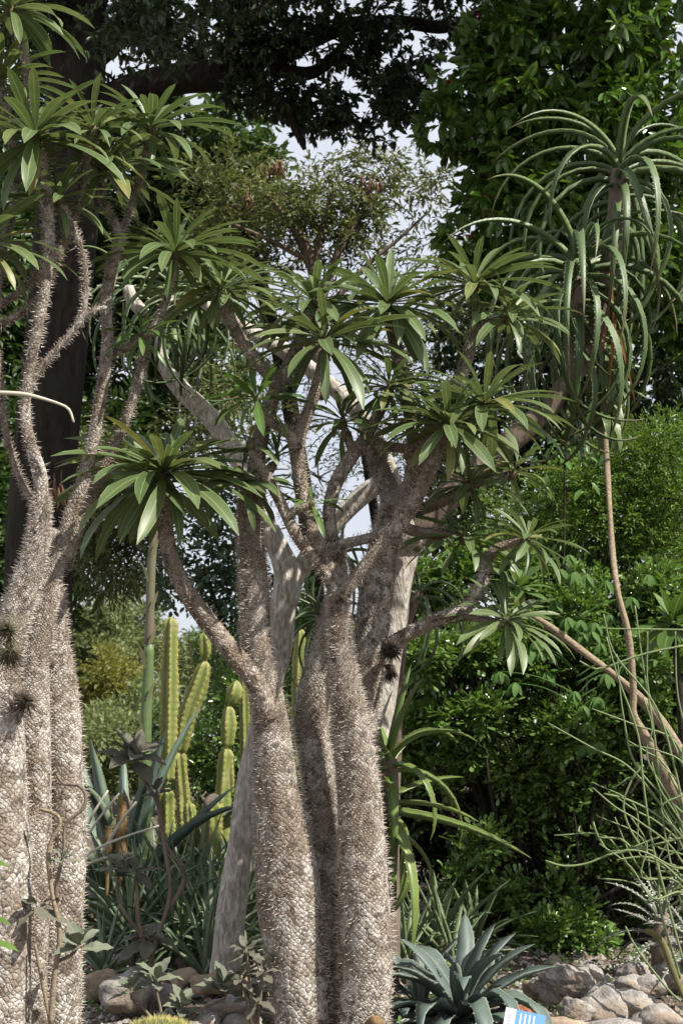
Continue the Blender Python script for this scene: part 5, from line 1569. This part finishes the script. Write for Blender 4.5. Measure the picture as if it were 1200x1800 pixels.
part('branch_scar', kn.mesh('branch_scar', WL[Gp]), M['cactus_cork'], Gp, WL[Gp])
dt = limb(Fp, [(-10, 690, 7), (40, 693, 7), (70, 699, 6), (105, 710, 5), (122, 720, 5), (130, 742, 4)], 8.1, M['straw'], 7, 'dead_branch', step=.02)

# ------------------------------------------------------------------ rocks
def rock(x, y, wpx, hpx, Y, mat, seed, label, name='rock'):
    g = np.random.RandomState(seed)
    n1, n2 = 30, 20
    th, ph = np.meshgrid(np.linspace(0, 2 * np.pi, n1, endpoint=False), np.linspace(.12, math.pi - .12, n2))
    d = np.stack([np.cos(th) * np.sin(ph), np.sin(th) * np.sin(ph), np.cos(ph)], -1).reshape(-1, 3)
    r = np.ones(len(d))
    for k in range(12):                       # chipped planes
        nn = unit(g.normal(0, 1, 3))
        h = g.uniform(.55, .85)
        pr = d @ nn
        r = np.where(pr > .05, np.minimum(r, h / np.maximum(pr, .05)), r)
    r = np.clip(r, .5, 1.15)
    for k in range(26):
        fv = unit(g.normal(0, 1, 3)) * g.uniform(3, 16)
        r = r + .10 / np.linalg.norm(fv) * np.sin(d @ fv * 1.6 + g.uniform(0, 6))
    r = r + g.normal(0, .012, len(d))
    s = mpp(x, y, Y)
    c = at(x, y, Y)
    V = d * r[:, None] * np.array((wpx * s * .62, wpx * s * .5, hpx * s * .68))
    i, j = np.meshgrid(np.arange(n2 - 1), np.arange(n1), indexing='ij')
    q = np.stack([i * n1 + j, (i + 1) * n1 + j, (i + 1) * n1 + (j + 1) % n1, i * n1 + (j + 1) % n1], -1).reshape(-1, 4)
    V = np.vstack([V, V[:n1].mean(0) * 1.03, V[-n1:].mean(0)])
    jj = np.arange(n1)
    t1 = np.stack([jj, (jj + 1) % n1, np.full(n1, n1 * n2)], -1)
    t2 = np.stack([(n2 - 1) * n1 + (jj + 1) % n1, (n2 - 1) * n1 + jj, np.full(n1, n1 * n2 + 1)], -1)
    zl = float(ground_z(c[0], c[1]))
    c[2] = min(c[2], zl + hpx * s * .55)
    me = mk_mesh(name, V, [q, t1, t2], None, g.rand() < .6)
    md = solo(name, me, mat, label, 'rock', c, 'rocks edging the bed')
    return md


RK = [(990, 1735, 100, 90, 10.0, 'rock', 'large pale angular rock beside the curled agave leaf'), (1060, 1770, 80, 70, 9.6, 'rock', 'upright whitish rock in the middle of the rock pile'), (1115, 1765, 80, 50, 9.65, 'rock', 'low grey rock against the upright whitish rock'), (1030, 1700, 60, 40, 10.7, 'rock', 'dark small rock behind the large angular rock'), (950, 1700, 60, 40, 10.4, 'rock_tan', 'brownish rounded rock under the curling agave leaf'),
      (1100, 1725, 50, 34, 10.2, 'rock', 'small pinkish rock at the back of the pile'), (1140, 1725, 50, 34, 10.2, 'rock', 'small rock under the cactus stem'), (1150, 1780, 90, 50, 9.3, 'rock', 'broad flat rock in front of the pencil bush'), (1080, 1815, 120, 40, 9.0, 'rock', 'flat grey slab rock with green weeds behind it'), (905, 1760, 56, 44, 9.3, 'rock_red', 'rust red rock between blue agave leaves'),
      (960, 1810, 130, 30, 9.0, 'rock_tan', 'flat tan stone slab under the drooping agave leaf'), (1180, 1700, 60, 44, 10.4, 'rock', 'rock below the silvery bromeliad'), (1120, 1690, 60, 36, 10.7, 'rock', 'dark rock at the foot of the hedge'), (1010, 1775, 60, 40, 9.5, 'rock', 'small pale rock leaning on the angular rock'),
      (185, 1705, 90, 50, 10.2, 'rock_tan', 'smooth tan boulder at the foot of the stocky aloe'), (230, 1750, 90, 70, 9.4, 'rock', 'rough grey boulder between the felt leaved plants'), (400, 1770, 100, 50, 9.2, 'rock', 'pale grey rock beside the swollen trunk'), (390, 1715, 90, 40, 9.9, 'rock_tan', 'reddish tan rock behind the felt leaves'), (330, 1705, 60, 36, 10.4, 'rock_tan', 'small tan rock under the aloe clump'), (430, 1795, 80, 40, 8.9, 'rock', 'low grey rock touching the left trunk foot'),
      (290, 1755, 50, 40, 9.6, 'rock', 'dark shaded rock behind the golden cactus'), (360, 1790, 60, 34, 8.9, 'rock', 'small rock beside the golden cactus')]
for k, (x, y, w_, h_, Y, mt, lb) in enumerate(RK):
    rock(x, y, w_, h_, Y, M[mt], 500 + k, lb)
# loose stones
g = np.random.RandomState(88)
n = 5200
px_, py_ = g.uniform(-2.4, 2.6, n), g.uniform(8.1, 13, n)
a = Acc()
sz = g.gamma(2.0, .007, n) + .005
oct_ = np.array([(1, 0, 0), (0, 1, 0), (-1, 0, 0), (0, -1, 0), (0, 0, .8), (0, 0, -.8)], float)
tr = np.array([(0, 1, 4), (1, 2, 4), (2, 3, 4), (3, 0, 4), (1, 0, 5), (2, 1, 5), (3, 2, 5), (0, 3, 5)])
an = g.rand(n) * 6.28
V = oct_[None] * g.uniform(.6, 1.3, (n, 6, 1)) * sz[:, None, None]
x_ = V[..., 0] * np.cos(an)[:, None] - V[..., 1] * np.sin(an)[:, None]
y_ = V[..., 0] * np.sin(an)[:, None] + V[..., 1] * np.cos(an)[:, None]
V = np.stack([x_ + px_[:, None], y_ + py_[:, None], V[..., 2] + (ground_z(px_, py_) + sz * .3)[:, None]], -1).reshape(-1, 3)
o = part('gravel', mk_mesh('gravel', V, [(tr[None] + np.arange(n)[:, None, None] * 6).reshape(-1, 3)], None, False), M['rock'], None, (0, 0, 0), kind='stuff')
o['label'], o['category'] = 'loose grey gravel scattered over the bare earth of the bed', 'gravel'
# low weeds, fallen leaves
for nm, nn, mt, sz_, lb, ct, flat in [('weeds', 2600, 'weed', .04, 'small bright green weeds growing low between the rocks', 'weeds', 0), ('leaf_litter', 1500, 'litter', .05, 'dry brown fallen leaves lying over the earth', 'leaf litter', 1)]:
    cx, cyv = g.uniform(-2.3, 2.5, 70), g.uniform(8.3, 12.6, 70)
    if flat:
        x_, y_ = g.uniform(-2.4, 2.6, nn), g.uniform(8.1, 13, nn)
    else:
        q = g.randint(0, 70, nn)
        x_, y_ = cx[q] + g.normal(0, .10, nn), cyv[q] + g.normal(0, .08, nn)
    P = np.stack([x_, y_, ground_z(x_, y_) + (.012 if flat else .0) + (0 if flat else np.abs(g.normal(0, .035, nn)))], -1)
    D = g.normal(0, 1, (nn, 3)) * (1, 1, .15 if flat else .4) + (0, 0, 0 if flat else .5)
    Nn = np.tile((0, 0, 1.0), (nn, 1)) + g.normal(0, .3, (nn, 3))
    V, f, l = leaf_cloud(P, D, Nn, sz_ * g.uniform(.5, 1.3, nn), .5, 'oval', g)
    o = part(nm, mk_mesh(nm, V, f, l), M[mt], None, (0, 0, 0), kind='stuff')
    o['label'], o['category'] = lb, ct

# golden barrel cactus peeping up
bc = thing('barrel_cactus', 'round golden spined cactus cushion at the front of the bed', 'cactus', at(280, 1830, 8.3) * np.array((1, 1, 0)))
c = at(280, 1842, 8.3)
th = np.linspace(0, 2 * np.pi, 48, endpoint=False)
zz = np.linspace(-1, 1, 16)
R0, H0 = 78 * mpp(280, 1820, 8.3), .14
V = []
for z in zz:
    rr = math.sqrt(max(0, 1 - z * z)) * R0
    rr_ = rr * (1 - .12 * (np.abs(np.sin(th * 10))))
    V.append(np.stack([c[0] + rr_ * np.cos(th), c[1] + rr_ * np.sin(th), np.full(48, c[2] + z * H0)], -1))
V = np.concatenate(V)
i, j = np.meshgrid(np.arange(15), np.arange(48), indexing='ij')
q = np.stack([i * 48 + j, i * 48 + (j + 1) % 48, (i + 1) * 48 + (j + 1) % 48, (i + 1) * 48 + j], -1).reshape(-1, 4)
part('body', mk_mesh('body', V - WL[bc], [q]), M['barrel_skin'], bc, WL[bc])
d = unit(g.normal(0, 1, (2600, 3)))
d[:, 2] = np.abs(d[:, 2])
P = c + d * np.array((R0, R0, H0)) * .96
sv, sf = spikes(P, d + g.normal(0, .6, d.shape) + (0, 0, .3), g.uniform(.015, .04, len(P)), .0016)
part('spines', mk_mesh('spines', sv - WL[bc], sf, None, False), M['gold_spine'], bc, WL[bc], kind='stuff')

# leafy sprig entering at the left edge
sp_ = thing('leafy_sprig', 'bright green leaves of a sprig beside the mossy trunk', 'sprig', at(-40, 1800, 7.4) * np.array((1, 1, 0)))
limb(sp_, [(-40, 2000, 8), (-34, 1750, 7), (-32, 1600, 6), (-34, 1480, 4)], 7.4, M['stem_tan'], 7, 'stem', step=.04)
for (x, y, ex, ey) in [(-33, 1515, 14, 1508), (-33, 1520, 5, 1530), (-33, 1615, 18, 1608), (-33, 1660, 30, 1650), (-33, 1590, -70, 1560), (-33, 1550, -80, 1520)]:
    p, e = at(x, y, 7.4), at(ex, ey, 7.35)
    me = OVAL[1]
    key = (me.name, 'fr')
    if key not in MESHVAR:
        MESHVAR[key] = me.copy()
        MESHVAR[key].materials.clear()
        MESHVAR[key].materials.append(M['lime_leaf'])
    part('leaf', MESHVAR[key], None, sp_, p, basis(e - p, np.array((0, -.3, 1.0))), float(np.linalg.norm(e - p)) * 1.05)

# ------------------------------------------------------------------ plant label board
def flat_mat(name, c, rough=.4):
    m, n, l, b, out = new_mat(name)
    nz = noise(n, l, 60, 3)
    l.new(mixc(n, l, mapr(n, l, nz, .3, .8, 0, .25), c, tuple(.75 * v for v in c)), b.inputs['Base Color'])
    b.inputs['Roughness'].default_value = rough
    return m


SB = at(893, 1812, 8.4)
sg = thing('plant_label', 'small blue and white plant label board on a stake in front of the agave', 'sign', (SB[0], SB[1], 0))
dx = unit(np.array((.36, -.50, -.80)))           # along the top edge, sloping towards the viewer
upv = unit(np.array((.22, .52, .83)))
dx = unit(dx - upv * dx.dot(upv))
nrm = np.cross(dx, upv)
W_, H_, Tt = .20, .16, .036
TL = at(889, 1771, 8.4)                            # top-left corner of the face


def slab(o, a, b, n, la, lb, ln):
    v = [o + a * la * i + b * lb * j + n * ln * k for i in (0, 1) for j in (0, 1) for k in (0, 1)]
    q = [(0, 1, 3, 2), (4, 6, 7, 5), (0, 4, 5, 1), (2, 3, 7, 6), (0, 2, 6, 4), (1, 5, 7, 3)]
    return np.array(v), [np.array(q)]


if nrm[1] > 0:
    nrm = -nrm
m_grey, m_white, m_blue, m_txt, m_pale = flat_mat('label_grey', (.17, .19, .22)), flat_mat('label_white', (.78, .79, .80)), flat_mat('label_blue', (.09, .24, .55)), flat_mat('label_text', (.30, .32, .36)), flat_mat('label_pale', (.62, .70, .82))


def sp(name, o_, la, lb, ln, m, parent=sg):
    v, f = slab(o_, dx, -upv, nrm, la, lb, ln)
    return part(name, mk_mesh(name, v - o_, f, None, False), m, parent, o_)


board = sp('board', TL - nrm * Tt, W_, H_, Tt, m_grey)
sp('white_panel', TL + nrm * .001, .052, H_, .002, m_white, board)
sp('blue_panel', TL + dx * .0525 + nrm * .001, W_ - .0525, H_, .002, m_blue, board)
for k in range(5):
    sp('text_line', TL + dx * .014 - upv * (.030 + .016 * k) + nrm * .0035, .020, .009, .001, m_txt, board)
for k in range(4):
    sp('text_line', TL + dx * (.075 + .022 * k) - upv * .016 + nrm * .0035, .007, .10, .001, m_pale, board)
e = WL[board] + dx * .12 - upv * .1
V, f, l = tube(np.array([(e[0], e[1], -.1), (e[0], e[1], e[2] * .5), e]), [.012, .012, .012], 8)
part('stake', mk_mesh('stake', V - WL[sg], f, l), m_grey, sg, WL[sg])

# cut log end at the palm foot
path, rad = px_path([(650, 1803, 26, 8.85), (658, 1800, 25, 8.75), (662, 1799, 25, 8.71)], 8.8, .02)
V, f, l = tube(path, rad, 12, True, .5, .1, 2)
part('cut_stump', mk_mesh('cut_stump', V - WL[Bp], f, l), M['tail_brown'], Bp, WL[Bp], label='sawn orange brown stub at the trunk foot')
print('all', len(bpy.data.objects))
